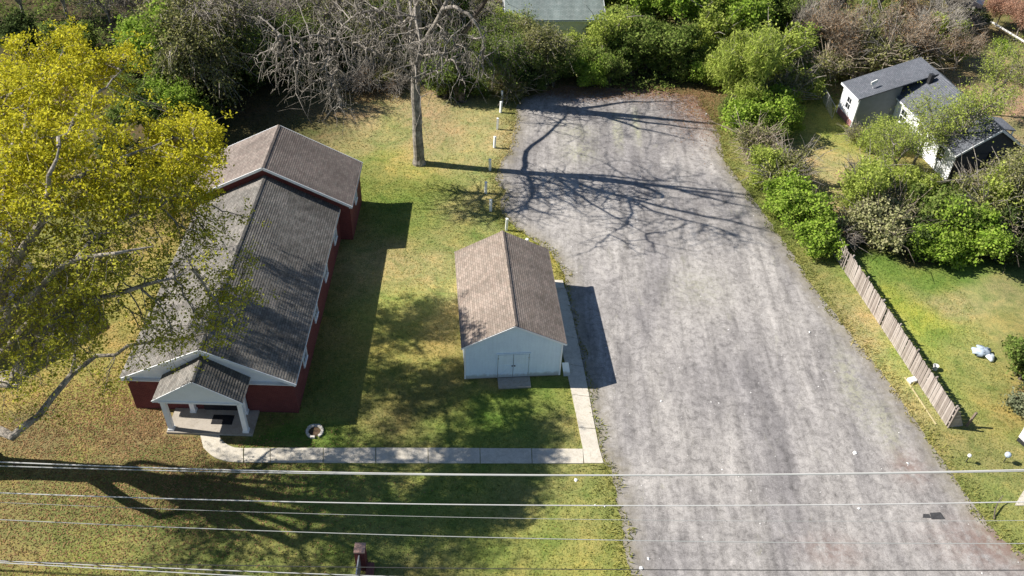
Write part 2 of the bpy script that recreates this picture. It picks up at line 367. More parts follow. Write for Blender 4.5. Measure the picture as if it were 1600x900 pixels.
def densify(P, step, jit, seed=1, closed=True):
    r = random.Random(seed); out = []
    n = len(P)
    for i in range(n if closed else n - 1):
        a, b_ = Vector(P[i][:2]), Vector(P[(i + 1) % n][:2]); k = max(1, int((b_ - a).length / step))
        for j in range(k):
            q = a.lerp(b_, j / k); out.append((q.x + r.gauss(0, jit), q.y + r.gauss(0, jit)))
    return out
def inside(P, X, Y):
    P = np.array([p[:2] for p in P]); r = np.zeros(X.shape, bool); j = len(P) - 1
    for i in range(len(P)):
        xi, yi = P[i]; xj, yj = P[j]
        c = ((yi > Y) != (yj > Y)) & (X < (xj - xi) * (Y - yi) / (yj - yi + 1e-12) + xi); r ^= c; j = i
    return r
def edge_dist(P, X, Y):
    P = np.array([p[:2] for p in P]); d = np.full(X.shape, 1e9)
    for i in range(len(P)):
        a, b_ = P[i - 1], P[i]; ab = b_ - a; L = (ab ** 2).sum() + 1e-12
        t = np.clip(((X - a[0]) * ab[0] + (Y - a[1]) * ab[1]) / L, 0, 1)
        d = np.minimum(d, np.hypot(X - a[0] - t * ab[0], Y - a[1] - t * ab[1]))
    return d
LOTD = densify(LOT, .35, .07, 3)

LUSH, GREEN, YEL, DRY = (.12, .19, .04), (.19, .235, .06), (.33, .325, .09), (.39, .345, .17)
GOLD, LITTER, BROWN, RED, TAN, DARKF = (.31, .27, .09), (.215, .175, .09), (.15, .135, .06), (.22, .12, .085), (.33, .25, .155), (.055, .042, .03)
OLIVE = (.25, .258, .092)
BLOBS = [  # place, radius x, radius y, colour, weight
 ((-31.33, 42.08),6,6,GOLD,1), ((-24.28, 39.03),5,4,GOLD,1), ((-24.25, 46.53),4,4,GOLD,1), ((-25.05, 35.71),4,2,GOLD,1), ((-21.31, 33.93),4,1.6,LITTER,1.4), ((-26.29, 32.16),4,1.6,LITTER,1.4), ((-24.84, 32.26),1.2,.7,YEL,1.6),
 ((-24.48, 26.24),5,2,LITTER,.5), ((-22.96, 27.54),4,3,OLIVE,.6), ((-20.23, 27.70),4,2,BROWN,.9), ((-16.26, 29.63),4,2,BROWN,.7), ((-12.39, 26.95),4,2.4,BROWN,.7), ((-14.76, 26.81),5,3,GREEN,.6), ((-10.60, 28.28),4,3,GREEN,.8), ((-17.63, 25.10),4,2,OLIVE,.6), ((-22.86, 24.80),3,1.5,GOLD,.9),
 ((-7.95, 29.28),3,2,OLIVE,.8), ((-2.94, 29.16),3,2.5,GREEN,1), ((-5.40, 26.19),3,1.5,OLIVE,1), ((3.47, 29.12),3,4,OLIVE,1.4), ((4.13, 26.35),3,2,YEL,1),
 ((-13.45, 32.99),3,.8,LUSH,1.2), ((-10.19, 33.68),2,1,GREEN,1), ((-5.89, 35.96),3,3,BROWN,.5), ((-7.75, 37.96),3,3,GREEN,.5), ((-5.87, 39.19),3,2,GOLD,.6), ((-2.57, 33.69),2,1,GREEN,1),
 ((1.97, 35.97),3,2,GREEN,1.3), ((-0.05, 37.40),1.5,1.2,LUSH,1.3), ((3.14, 34.55),2,1,OLIVE,1.2),
 ((-6.69, 42.66),3,4,GOLD,.8), ((-6.49, 48.61),4,4,DRY,1), ((-7.96, 45.75),2,3,YEL,1), ((-5.11, 54.00),3,3,OLIVE,1), ((-7.72, 55.41),3,3,GREEN,1.2), ((-10.66, 58.58),3,3,GREEN,1.1), ((-5.55, 59.03),3,2.5,GREEN,1.2),
 ((-9.12, 62.89),2,2,YEL,1.5), ((-3.32, 56.62),2,2,DRY,1), ((-3.29, 60.13),2,2,DRY,1), ((-4.00, 66.89),4,4,DRY,1.1), ((-6.60, 70.98),4,4,TAN,.9), ((-10.90, 72.85),4,4,DRY,1), ((-12.59, 68.18),4,4,DRY,.9), ((-10.91, 68.35),1.3,1.6,GREEN,1.2),
 ((-15.36, 74.78),4,4,RED,.7), ((-18.90, 74.42),3,3,GREEN,.8), ((-21.45, 67.33),6,6,BROWN,1), ((-24.18, 71.51),6,6,DARKF,1.2), ((-3.07, 70.20),2,3,DRY,1), ((-2.66, 73.68),3,2,GREEN,.6),
 ((0.76, 54.49),1.5,1.5,YEL,1), ((3.20, 49.37),.8,2,YEL,1.2),
 ((23.62, 53.21),2,2,OLIVE,1), ((23.89, 50.27),2,3,OLIVE,1), ((24.70, 46.23),1.6,3,DRY,1), ((25.28, 41.94),1.3,3,DRY,1.2), ((26.21, 38.10),2,2,DRY,.8), ((26.89, 34.13),3,2,OLIVE,1.5), ((28.25, 30.61),3,4,OLIVE,1.8),
 ((30.01, 35.30),3,3,OLIVE,1), ((28.65, 52.10),3,2,(.16,.25,.05),1.3), ((33.32, 51.73),6,2,(.16,.25,.05),1.2), ((29.71, 54.09),2,.8,RED,1.4), ((27.52, 49.84),2,2,GREEN,1), ((32.31, 48.81),3,1.5,DRY,1), ((36.68, 50.54),2,1.5,TAN,.9),
 ((27.65, 47.10),2,2,(.34,.38,.06),1.5), ((30.02, 44.70),3,3,(.33,.33,.12),.8), ((27.64, 42.70),2,3,(.28,.33,.07),1), ((28.98, 45.57),.8,.5,LUSH,1.6), ((29.46, 40.51),3,3,OLIVE,1), ((31.82, 39.01),1.6,1.2,(.34,.2,.1),1.1), ((30.36, 38.38),2,1.5,YEL,1),
 ((27.38, 72.05),3,5,YEL,1.2), ((26.49, 65.66),3,4,DRY,1.3), ((24.03, 64.45),2,3,TAN,.7), ((27.23, 61.91),3,3,DRY,1), ((26.57, 76.63),3,3,GREEN,.8),
 ((46.29, 78.62),5,8,TAN,1.4), ((50.91, 85.63),5,8,TAN,1.4), ((48.54, 88.20),3,4,DRY,1.2), ((46.53, 90.18),3,3,DRY,1.2), ((53.91, 93.30),5,5,BROWN,1), ((52.33, 94.69),4,3,BROWN,.7), ((41.38, 61.32),4,4,BROWN,1),
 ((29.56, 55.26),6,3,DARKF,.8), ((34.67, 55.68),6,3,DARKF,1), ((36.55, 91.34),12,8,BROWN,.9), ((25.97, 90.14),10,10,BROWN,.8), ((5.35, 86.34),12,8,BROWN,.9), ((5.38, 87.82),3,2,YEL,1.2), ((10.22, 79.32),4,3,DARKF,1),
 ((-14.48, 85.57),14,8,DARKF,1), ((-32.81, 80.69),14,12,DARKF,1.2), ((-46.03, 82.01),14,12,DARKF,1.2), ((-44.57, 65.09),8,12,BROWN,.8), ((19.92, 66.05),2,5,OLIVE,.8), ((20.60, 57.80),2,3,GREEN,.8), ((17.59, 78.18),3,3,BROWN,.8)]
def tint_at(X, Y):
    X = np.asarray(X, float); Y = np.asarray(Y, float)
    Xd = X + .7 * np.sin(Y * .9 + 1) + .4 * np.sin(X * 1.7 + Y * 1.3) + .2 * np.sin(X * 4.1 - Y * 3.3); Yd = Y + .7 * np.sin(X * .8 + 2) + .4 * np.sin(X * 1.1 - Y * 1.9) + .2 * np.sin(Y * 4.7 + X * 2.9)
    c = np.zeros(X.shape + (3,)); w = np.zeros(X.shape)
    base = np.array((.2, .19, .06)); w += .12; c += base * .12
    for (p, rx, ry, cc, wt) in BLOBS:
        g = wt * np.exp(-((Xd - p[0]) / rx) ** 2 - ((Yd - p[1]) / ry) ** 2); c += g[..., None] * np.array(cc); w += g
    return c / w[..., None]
def set_tint(me, V):
    t = tint_at(V[:, 0], V[:, 1]); a = me.attributes.new('tint', 'FLOAT_COLOR', 'POINT')
    a.data.foreach_set('color', np.concatenate([t, np.ones((len(V), 1))], 1).astype(np.float32).ravel())

# ground: one sheet to the horizon
xs = np.concatenate([[-1500, -600, -250, -120, -80], np.arange(-60, 66, .5), [85, 120, 250, 600, 1500]])
ys = np.concatenate([[-1500, -600, -200, -60, -20, 0], np.arange(12, 112, .5), [125, 150, 250, 600, 1500]])
GX, GY_ = np.meshgrid(xs, ys); V = np.stack([GX.ravel(), GY_.ravel(), np.zeros(GX.size)], 1)
I = np.arange(GX.size).reshape(GX.shape)
F = np.stack([I[:-1, :-1].ravel(), I[:-1, 1:].ravel(), I[1:, 1:].ravel(), I[1:, :-1].ravel()], 1)
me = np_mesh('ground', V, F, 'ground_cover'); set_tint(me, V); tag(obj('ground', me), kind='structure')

# parking lot: ragged-edged sheet
def sheet(name, outline, mat, z, step=.6):
    P = np.array(outline); X, Y = np.meshgrid(np.arange(P[:, 0].min(), P[:, 0].max(), step), np.arange(P[:, 1].min(), P[:, 1].max(), step))
    X, Y = X.ravel(), Y.ravel(); k = inside(outline, X, Y) & (edge_dist(outline[::2], X, Y) > step * .4)
    pts = [Vector(p) for p in outline] + [Vector((x, y)) for x, y in zip(X[k], Y[k])]
    n = len(outline); r = geometry.delaunay_2d_cdt(pts, [(i, (i + 1) % n) for i in range(n)], [], 1, 1e-5)
    V = np.array([(v.x, v.y, z) for v in r[0]]); F = np.array([f for f in r[2] if len(f) == 3])
    me = np_mesh(name, V, F, mat); return me, V
me, V = sheet('parking_lot', LOTD, 'lot_gravel', .004, .4)
d = edge_dist(LOT, V[:, 0], V[:, 1]); a = me.attributes.new('edge', 'FLOAT', 'POINT')
a.data.foreach_set('value', np.clip(1 - d / 1.5, 0, 1).astype(np.float32) * (V[:, 1] > 22))
c0 = (17.11, 74.48); c1 = (3.93, 76.77); c2 = (11.35, 77.79); c3 = (27.81, 28.50); c4 = (-0.62, 66.17)
sv = np.zeros(len(V))
for c, rx, ry, w in ((c0, 3, 5, 1), (c1, 4, 1.6, 1), (c2, 7, 1.8, 1.1), (c3, 3.5, 1.6, .7), ((24.01, 33.48), 1, 1.2, .6), ((18.06, 27.54), 1.6, 1, .5)):
    sv += w * np.exp(-((V[:, 0] - c[0]) / rx) ** 2 - ((V[:, 1] - c[1]) / ry) ** 2)
a = me.attributes.new('soil', 'FLOAT', 'POINT'); a.data.foreach_set('value', np.clip(sv, 0, 1).astype(np.float32))
mo = np.zeros(len(V))
for c, rx, ry, w in (((8.74, 69.70), .30, 2.6, 1), ((10.49, 70.86), .28, 2.8, 1), ((5.00, 69.34), 1.6, 1.2, .4), ((5.21, 65.90), 1.3, 1.5, .5), ((22.24, 40.01), .7, 3.2, .5), ((23.57, 36.63), .6, 2.2, .5), ((13.36, 48.75), 2, 2, .25)):
    mo += w * np.exp(-((V[:, 0] - c[0]) / rx) ** 2 - ((V[:, 1] - c[1]) / ry) ** 2)
a = me.attributes.new('moss', 'FLOAT', 'POINT'); a.data.foreach_set('value', np.clip(mo, 0, 1).astype(np.float32))
lot = tag(obj('parking_lot', me), kind='structure')
b = MB(); b.quad((-300, 8.5, .008), (300, 8.5, .008), (300, 19.3, .008), (-300, 19.3, .008)); tag(b.build('road', 'road_asphalt'), kind='structure')

# ---------------------------------------------------------------- sidewalk slabs, each with its own edges
walk = tag(empty('sidewalk', (-6.97, 32.46)), kind='structure')
def slab_quads(path_l, path_r, lengths, seed=0):
    """rows of slabs between two edge lines, joint every few metres"""
    def at(P, t):
        seg = [math.dist(P[i], P[i + 1]) for i in range(len(P) - 1)]; T = t * sum(seg)
        for i, s in enumerate(seg):
            if T <= s + 1e-9: return Vector(P[i]).lerp(Vector(P[i + 1]), T / s)
            T -= s
        return Vector(P[-1])
    t = 0; out = []
    for L in lengths:
        out.append((t, t + L)); t += L
    tot = t; r = random.Random(seed)
    for a_, b_ in out:
        a_, b_ = a_ / tot + .0010, b_ / tot - .0010; k = 5; h = .05 + r.uniform(-.012, .012)
        L_ = [at(path_l, a_ + (b_ - a_) * i / k) for i in range(k + 1)]; R_ = [at(path_r, a_ + (b_ - a_) * i / k) for i in range(k + 1)]
        pts = [(*p, h) for p in R_] + [(*p, h) for p in reversed(L_)]
        ar = sum(pts[i][0] * pts[(i + 1) % len(pts)][1] - pts[(i + 1) % len(pts)][0] * pts[i][1] for i in range(len(pts)))
        if ar < 0: pts.reverse()
        m_ = MB().slab(pts, .12)
        o = m_.build('slab', 'concrete_walk', walk); o.location = (-walk.location.x, -walk.location.y, 0)
# from the porch, curving round
slab_quads([(-18.01, 33.37), (-17.46, 32.26), (-16.68, 31.61), (-15.79, 31.35), (-14.91, 31.36)], [(-17.02, 33.63), (-16.65, 32.97), (-16.20, 32.57), (-15.70, 32.37), (-15.17, 32.36)], [1, 1], 1)
slab_quads([(-14.88, 31.36), (-6.88, 31.82), (4.70, 32.52)], [(-15.13, 32.36), (-7.03, 32.93), (4.69, 33.58)], [.5, 1, 1, 1, 1, 1, 1], 2)
slab_quads([(4.74, 32.53), (4.68, 33.63), (4.33, 36.23), (3.97, 38.76), (3.26, 43.38), (2.83, 46.57), (2.64, 48.48)], [(5.87, 32.60), (5.65, 33.74), (5.35, 36.20), (5.08, 38.84), (4.48, 43.47), (4.05, 46.66), (3.79, 48.01)], [1, 1, 1, 1, 1, 1], 3)
b = MB().slab([(*(3.10, 47.82), .16), (*(3.74, 47.87), .16), (*(3.61, 48.69), .16), (*(3.01, 48.65), .16)], .16)
tag(b.build('concrete_step', 'concrete_walk'), 'small pale concrete block at the far end of the walk beside the shed', 'concrete block')

# ---------------------------------------------------------------- brick church
CH = tag(empty('church', (-17.427, 35.123), .027), 'long dark red brick church with grey shingle roof, white gable and entry porch', 'church')
cw, cl, he, hr, ov = 4.89, 17.0, 2.95, 5.56, .21
sl = (hr - he) / (cw + ov)
b = MB(); wz = he - .06
b.quad((-cw, 0, 0), (-cw, cl, 0), (-cw, cl, wz), (-cw, 0, wz)); b.quad((cw, cl, 0), (cw, 0, 0), (cw, 0, wz), (cw, cl, wz))
b.quad((cw, 0, 0), (-cw, 0, 0), (-cw, 0, wz - .02), (cw, 0, wz - .02))
for f in range(len(b.f)): b.f[f] = tuple(reversed(b.f[f]))
b.build('wall', 'brick_red', CH)
fd = -.34
roof_slope('roof', (0, fd, hr), (0, cl, hr), (cw + ov, cl, he), (cw + ov, fd, he), 'shingle_grey', CH)
roof_slope('roof', (0, fd, hr), (0, cl, hr), (-cw - ov, cl, he), (-cw - ov, fd, he), 'shingle_grey', CH)
ridge_cap((0, fd, hr + .012), (0, cl - .05, hr + .012), sl, sl, 'shingle_grey', CH)
# white gable boards: horizontal lap siding from eave level up
def gable(parent, y, half, z0, z1, facing, mat, lap=.16, x0=0, name='gable_siding'):
    b = MB(); n = int((z1 - z0) / lap)
    for i in range(n):
        za, zb = z0 + (z1 - z0) * i / n, z0 + (z1 - z0) * (i + 1) / n
        wa, wb = half * (z1 - za) / (z1 - z0), half * (z1 - zb) / (z1 - z0)
        ya, yb = y + facing * .018, y
        b.quad((x0 - wa, ya, za), (x0 + wa, ya, za), (x0 + wb, yb, zb), (x0 - wb, yb, zb)) if facing < 0 else b.quad((x0 + wa, ya, za), (x0 - wa, ya, za), (x0 - wb, yb, zb), (x0 + wb, yb, zb))
        b.quad((x0 - wa, y, za), (x0 + wa, y, za), (x0 + wa, ya, za), (x0 - wa, ya, za))
    return b.build(name, mat, parent)
gable(CH, -.05, cw + .05, he - .14, hr - .14, -1, 'white_paint')
for s in (-1, 1):
    MB().bar((0, fd - .02, hr - .10), (s * (cw + ov + .02), fd - .02, he - .10), .045, .20).build('rake_board', 'white_paint', CH)
    MB().box(*sorted((s * (cw + ov - .12), s * (cw + ov + .015))), fd + .02, cl - .05, he - .19, he - .075).build('gutter', 'white_paint', CH)
b = MB(); b.box(-cw - .2, cw + .2, fd + .03, .01, he - .19, he - .145); b.build('soffit', 'white_paint', CH)
for v_ in (3.0, 7.0, 11.0, 15.1):
    for s in (1, -1): window(CH, 'white_paint', (s * (cw + .012), v_), (0, 1), (s, 0), .95, 1.1, 1.45)
# rear wing, wider and higher
ww, wl, we, wr, wo = 5.81, 4.95, 3.32, 6.40, .21
y0, y1 = cl, cl + wl; b = MB(); z_ = we - .06
b.quad((ww, y0, 0), (ww, y1, 0), (ww, y1, z_), (ww, y0, z_)); b.quad((-ww, y1, 0), (-ww, y0, 0), (-ww, y0, z_), (-ww, y1, z_))
b.quad((-ww, y0, 0), (ww, y0, 0), (ww, y0, z_), (0, y0, wr - .16), (-ww, y0, z_)); b.quad((ww, y1, 0), (-ww, y1, 0), (-ww, y1, z_), (0, y1, wr - .16), (ww, y1, z_))
b.build('wing_wall', 'brick_red', CH)
for s in (1, -1): roof_slope('wing_roof', (0, y0 - .3, wr), (0, y1 + .42, wr), (s * (ww + wo), y1 + .42, we), (s * (ww + wo), y0 - .3, we), 'shingle_brown_grey', CH)
ridge_cap((0, y0 - .3, wr + .012), (0, y1 + .42, wr + .012), .5, .5, 'shingle_brown_grey', CH)
for s in (-1, 1):
    for yy in (y0 - .325, y1 + .445): MB().bar((0, yy, wr - .08), (s * (ww + wo + .02), yy, we - .08), .045, .19).build('rake_board', 'white_paint', CH)
    MB().box(*sorted((s * (ww - .02), s * (ww + wo + .01))), y0 - .3, y1 + .4, we - .20, we - .15).build('soffit', 'white_paint', CH)
window(CH, 'white_paint', (ww + .012, y0 + 2.4), (0, 1), (1, 0), .8, .9, 1.9)
# porch
pw, pd, pe, pr = 2.55, 2.07, 3.12, 4.80; pu = -.076
for s in (1, -1): roof_slope('porch_roof', (pu, -pd, pr), (pu, -.07, pr), (pu + s * pw, -.07, pe), (pu + s * pw, -pd, pe), 'shingle_grey', CH, thick=.1)
ridge_cap((pu, -pd, pr + .01), (pu, -.1, pr + .01), .65, .65, 'shingle_grey', CH, .12)
b = MB(); sl2 = (pr - pe) / pw
b.quad((pu - pw + .05, -pd + .05, pe - .18), (pu + pw - .05, -pd + .05, pe - .18), (pu + pw - .05, -pd + .05, pe - .10), (pu, -pd + .05, pr - .11), (pu - pw + .05, -pd + .05, pe - .10))
b.box(pu - pw + .06, pu + pw - .06, -pd + .06, -.03, pe - .22, pe - .18)
b.build('pediment', 'white_paint', CH)
for s in (-1, 1): MB().bar((pu, -pd - .015, pr - .085), (pu + s * (pw + .01), -pd - .015, pe - .085), .04, .15).build('rake_board', 'white_paint', CH)
b = MB(); b.box(pu - pw + .3, pu + pw - .3, -pd + .003, -pd + .045, pe - .20, pe - .06); b.build('fascia', 'white_paint', CH)
def column(x, y, z0, z1):
    b = MB(); b.box(x - .14, x + .14, y - .14, y + .14, z0 + .12, z1 - .1); b.box(x - .18, x + .18, y - .18, y + .18, z0, z0 + .12); b.box(x - .18, x + .18, y - .18, y + .18, z1 - .1, z1)
    b.build('column', 'column_paint', CH)
for x in (pu - pw + .36, pu + pw - .36): column(x, -1.62, .15, pe - .23)
for x in (-1.35, 1.75): column(x, -.2, .15, pe - .23)
b = MB(); b.box(pu - pw + .12, pu + pw + .05, -1.9, -.02, .0, .15); b.build('porch_floor', 'concrete_slab', CH)
b = MB(); b.box(-.75, 1.5, -.06, .02, .16, 2.35); fr = b.build('door_frame', 'door_dark', CH)
for x in (-.72, .39): 
    b = MB(); b.box(x, x + 1.08, -.10, -.065, .17, 2.25); b.box(x + .15, x + .93, -.112, -.102, 1.2, 2.1); b.box(x + .15, x + .93, -.112, -.102, .3, 1.0); dd = b.build('door', 'door_dark', CH)
    b = MB().box(x + (.98 if x < 0 else .06), x + (1.02 if x < 0 else .10), -.16, -.104, 1.05, 1.25); b.build('handle', 'galvanised', dd)
mt = empty('doormat', (CH.location.x + .55, CH.location.y - .82, .15), .027); tag(mt, 'black rubber mat lying in front of the church porch doors', 'doormat')
MB().box(-.62, .62, -.36, .36, .002, .022).build('mat', 'mat_rubber', mt); MB().box(-.55, .55, -.29, .29, .024, .032).build('rib_panel', 'mat_rubber', mt)

# ---------------------------------------------------------------- white shed
SH = tag(empty('shed', (.312, 39.064), .126), 'pale blue-white shed with brown shingle gable roof and double doors beside the gravel lot', 'shed')
sw, sL, se, sr, so_, sf = 3.02, 9.09, 2.98, 4.70, .25, .13
slp = (sr - se) / (sw + so_); b = MB(); n = 18
for i in range(n):       # lap siding courses on all four sides
    za, zb = .12 + (se - .17) * i / n, .12 + (se - .17) * (i + 1) / n; o = .016
    c0 = [(-sw - o, -o), (sw + o, -o), (sw + o, sL + o), (-sw - o, sL + o)]; c1 = [(-sw, 0), (sw, 0), (sw, sL), (-sw, sL)]
    for k in range(4):
        k2 = (k + 1) % 4; b.quad((*c0[k], za), (*c0[k2], za), (*c1[k2], zb), (*c1[k], zb)); b.quad((*c1[k], za), (*c1[k2], za), (*c0[k2], za), (*c0[k], za))
b.build('wall', 'shed_paint', SH)
gable(SH, 0, sw, se - .06, sr - .09, -1, 'shed_paint', .16); gable(SH, sL, sw, se - .06, sr - .09, 1, 'shed_paint', .16)
b = MB().box(-sw + .03, sw - .03, .03, sL - .03, 0, .12); b.build('foundation', 'concrete_slab', SH)
for s in (1, -1): roof_slope('roof', (0, -sf, sr), (0, sL + sf, sr), (s * (sw + so_), sL + sf, se), (s * (sw + so_), -sf, se), 'shingle_shed', SH, thick=.09)
ridge_cap((0, -sf, sr + .012), (0, sL + sf, sr + .012), slp, slp, 'shingle_shed', SH)
for s in (-1, 1):
    for yy in (-sf - .015, sL + sf + .015): MB().bar((0, yy, sr - .085), (s * (sw + so_), yy, se - .085), .03, .11).build('rake_board', 'white_paint', SH)
for x in (-sw, sw):
    for y in (0, sL): MB().box(x - .05, x + .05, y - .05, y + .05, .1, se - .06).build('corner_board', 'white_paint', SH)
dx0, dx1 = -.98, 1.0
b = MB()
for (x0, x1, z0, z1) in ((dx0 - .08, dx0, .12, 2.16), (dx1, dx1 + .08, .12, 2.16), (dx0 - .08, dx1 + .08, 2.162, 2.25)): b.box(x0, x1, -.06, -.018, z0, z1)
b.build('door_frame', 'shed_paint', SH)
MB().quad((dx0, -.0195, .13), (dx1, -.0195, .13), (dx1, -.0195, 2.16), (dx0, -.0195, 2.16)).build('door_gap_shade', 'dark_metal', SH)  # dark sheet behind the doors, painting shade into their gaps
for k, (x0, x1) in enumerate(((dx0 + .025, -.008), (.022, dx1 - .025))):
    b = MB(); b.box(x0, x1, -.052, -.0205, .15, 2.13)
    for (a0, a1, z0, z1) in ((x0, x0 + .09, .15, 2.14), (x1 - .09, x1, .15, 2.14), (x0 + .092, x1 - .092, .15, .26), (x0 + .092, x1 - .092, 2.03, 2.14), (x0 + .092, x1 - .092, 1.1, 1.19)):
        b.box(a0, a1, -.068, -.0525, z0, z1)
    if k == 0: b.bar((x0 + .12, -.066, .3), (x1 - .12, -.066, 1.08), .022, .09)
    dd = b.build('door', 'shed_paint', SH)
    MB().box((x1 - .09) if k == 0 else x0 + .02, (x1 - .02) if k == 0 else x0 + .12, -.1, -.07, 1.12, 1.2).build('handle', 'dark_metal', dd)
    hx = x0 if k == 0 else x1
    for z in (.4, 1.8): MB().box(hx - .04, hx + .04, -.078, -.069, z, z + .09).build('hinge', 'galvanised', dd)
b = MB(); b.box(dx0 + .02, dx1 + .1, -.95, -.08, 0, .12); st = b.build('door_step', 'concrete_slab'); st.location = SH.location; st.rotation_euler = SH.rotation_euler
tag(st, 'grey concrete step slab in front of the shed double doors', 'step')
b = MB(); b.slab([(0, 0, 1.15), (.42, .02, 1.13), (.62, -.12, .02), (.18, -.12, .02)], .03); bo = b.build('leaning_board', 'shed_paint'); bo.location = (3.41, 39.50, 0.00); bo.rotation_euler.z = .126
tag(bo, 'pale board leaning against the front right corner of the shed', 'board')

# ---------------------------------------------------------------- row of white posts along the lot
def post_proto():
    r = empty('bollard_post', (0, 0)); 
    MB().box(-.085, .085, -.085, .085, 0, 1.06).build('post', 'column_paint', r)
    b = MB(); b.box(-.1, .1, -.1, .1, 1.062, 1.10); b.add([(-.1, -.1, 1.1), (.1, -.1, 1.1), (.1, .1, 1.1), (-.1, .1, 1.1), (0, 0, 1.15)], [(0, 1, 4), (1, 2, 4), (2, 3, 4), (3, 0, 4)]); b.build('cap', 'column_paint', r)
    return r
pp = post_proto()
posts = [((-1.78, 73.89), 'farthest white post of the row, at the edge of the woods'), ((-1.87, 71.90), 'second farthest white post, in the tree shadow by the woods'),
 ((-2.03, 68.99), 'third farthest white post of the row beside the gravel lot'), ((-2.14, 65.93), 'white post just beyond the bare tree shadow, fourth farthest of the row'), ((-2.34, 62.45), 'white post standing in the bare tree trunk shadow'),
 ((-2.51, 59.12), 'white post by the muddy patch at the lot edge'), ((-1.99, 56.73), 'white post two before the shed, on the lawn edge'), ((-0.67, 54.37), 'white post directly behind the shed ridge'), ((0.96, 52.00), 'white post whose top just shows over the back of the shed roof')]
for i, (p, lb) in enumerate(posts):
    o = pp if i == 0 else copy_tree(pp); o.location = (*p, 0); o.rotation_euler = (rad((i * 37 % 7 - 3) * .8), rad((i * 53 % 9 - 4) * .8), i * .7)
    tag(o, lb, 'post', 'white posts along the edge of the gravel lot')

# ---------------------------------------------------------------- picket fence
fa, fb = Vector((24.21, 53.65)), Vector((27.37, 36.72)); FD = (fb - fa); FL = FD.length; fyaw = math.atan2(FD.y, FD.x)
FN = tag(empty('plank_fence', (fa.x, fa.y), fyaw), 'long weathered grey wooden plank fence between the gravel lot and the right hand yard', 'fence')
rr = random.Random(5); wpl = .142; n = int(FL / (wpl + .012)); pls = [MB().add([(0, -.011, 0), (wpl, -.011, 0), (wpl, .011, 0), (0, .011, 0), (0, -.011, 1.66), (wpl, -.011, 1.66), (wpl, .011, 1.66), (0, .011, 1.66), (.03, -.011, 1.7), (wpl - .03, -.011, 1.7), (wpl - .03, .011, 1.7), (.03, .011, 1.7)],
   [(3, 2, 1, 0), (0, 1, 5, 4), (1, 2, 6, 5), (2, 3, 7, 6), (3, 0, 4, 7), (4, 5, 9, 8), (5, 6, 10, 9), (6, 7, 11, 10), (7, 4, 8, 11), (8, 9, 10, 11)]).mesh('plank', 'weathered_wood') for _ in range(1)]
gap = {11, 13, 52}
for i in range(n):
    if i in gap: continue
    o = obj('plank', pls[0], FN, (i * (wpl + .012), rr.gauss(0, .006), rr.gauss(0, .018) - .01)); o.rotation_euler = (rr.gauss(0, .012), rr.gauss(0, .012), 0)
    if i in (12, 51): o.rotation_euler = (.05, .06, 0); o.location.z = -.06
for z in (.35, .95, 1.45): MB().box(0, FL, .014, .055, z, z + .09).build('rail', 'weathered_wood', FN)
for k in range(8):
    MB().box(-.05, .05, .058, .158, 0, 1.78).build('post', 'weathered_wood', FN, (min(FL - .08, k * 2.42 + .06), 0, 0))
# short return at the near end
fc = Vector((28.34, 36.89)); d2 = fc - fb
FR = tag(empty('fence_return', (fb.x, fb.y), math.atan2(d2.y, d2.x)), 'short broken board panel at right angles to the near end of the plank fence', 'fence panel')
for k in range(9): 
    o = MB().box(.06, d2.length * (1 - k * .085), -.012, .012, 0, .145).build('board', 'weathered_wood', FR, (0, 0, .03 + k * .158))
MB().box(0, .1, -.06, .04, 0, 1.85).build('post', 'weathered_wood', FR)
b = MB().box(-.06, .06, -.06, .06, 0, 1.25); lp = b.build('leaning_post', 'post_wood'); lp.location = (*(28.62, 36.91), 0); lp.rotation_euler = (0, rad(9), .3)
tag(lp, 'lone dark wooden post leaning just past the end of the plank fence', 'post')
b = MB().bar((*(25.93, 40.83), .04), (*(26.71, 36.89), .04), .09, .05); tag(b.build('lying_board', 'yellow_board'), 'long yellowish board lying in the grass along the fence foot', 'board')
def lump(name, mat, p, r, sq=(1, 1, .6), seed=0, n=10, m=7, crumple=.25):
    rg = np.random.default_rng(seed); V = []; F = []
    for i in range(m + 1):
        th = math.pi * i / m
        for j in range(n):
            ph = 2 * math.pi * j / n; k = 1 + (rg.random() - .5) * 2 * crumple; V.append((r * sq[0] * math.sin(th) * math.cos(ph) * k, r * sq[1] * math.sin(th) * math.sin(ph) * k, max(0, r * sq[2] * (math.cos(th) * k + .7))))
    for i in range(m):
        for j in range(n): F.append((i * n + j, (i + 1) * n + j, (i + 1) * n + (j + 1) % n, i * n + (j + 1) % n))
    o = obj(name, np_mesh(name, np.array(V), np.array(F), mat)); o.location = (*p, 0); return o
b = MB().slab([(-.28, -.16, .22), (.26, -.2, .2), (.3, .14, .24), (-.25, .2, .26)], .2); o = b.build('white_box', 'paper_white'); o.location = (*(26.29, 40.52), 0); o.rotation_euler.z = .5
tag(o, 'small white box lying in the grass against the plank fence', 'box')
tag(lump('tarp', 'tarp_blue', (31.87, 43.48), .55, (1.1, .8, .5), 3, 14, 8, .35), 'crumpled pale blue tarp on the grass left of the round bush', 'tarp')
tag(lump('plastic_bag', 'pale_plastic', (32.31, 43.03), .3, (1, 1.2, .6), 4), 'small grey plastic bag beside the crumpled blue tarp', 'bag')
bk = tag(empty('bucket', (*(28.19, 41.74), 0)), 'white bucket standing alone on the grass behind the plank fence', 'bucket')
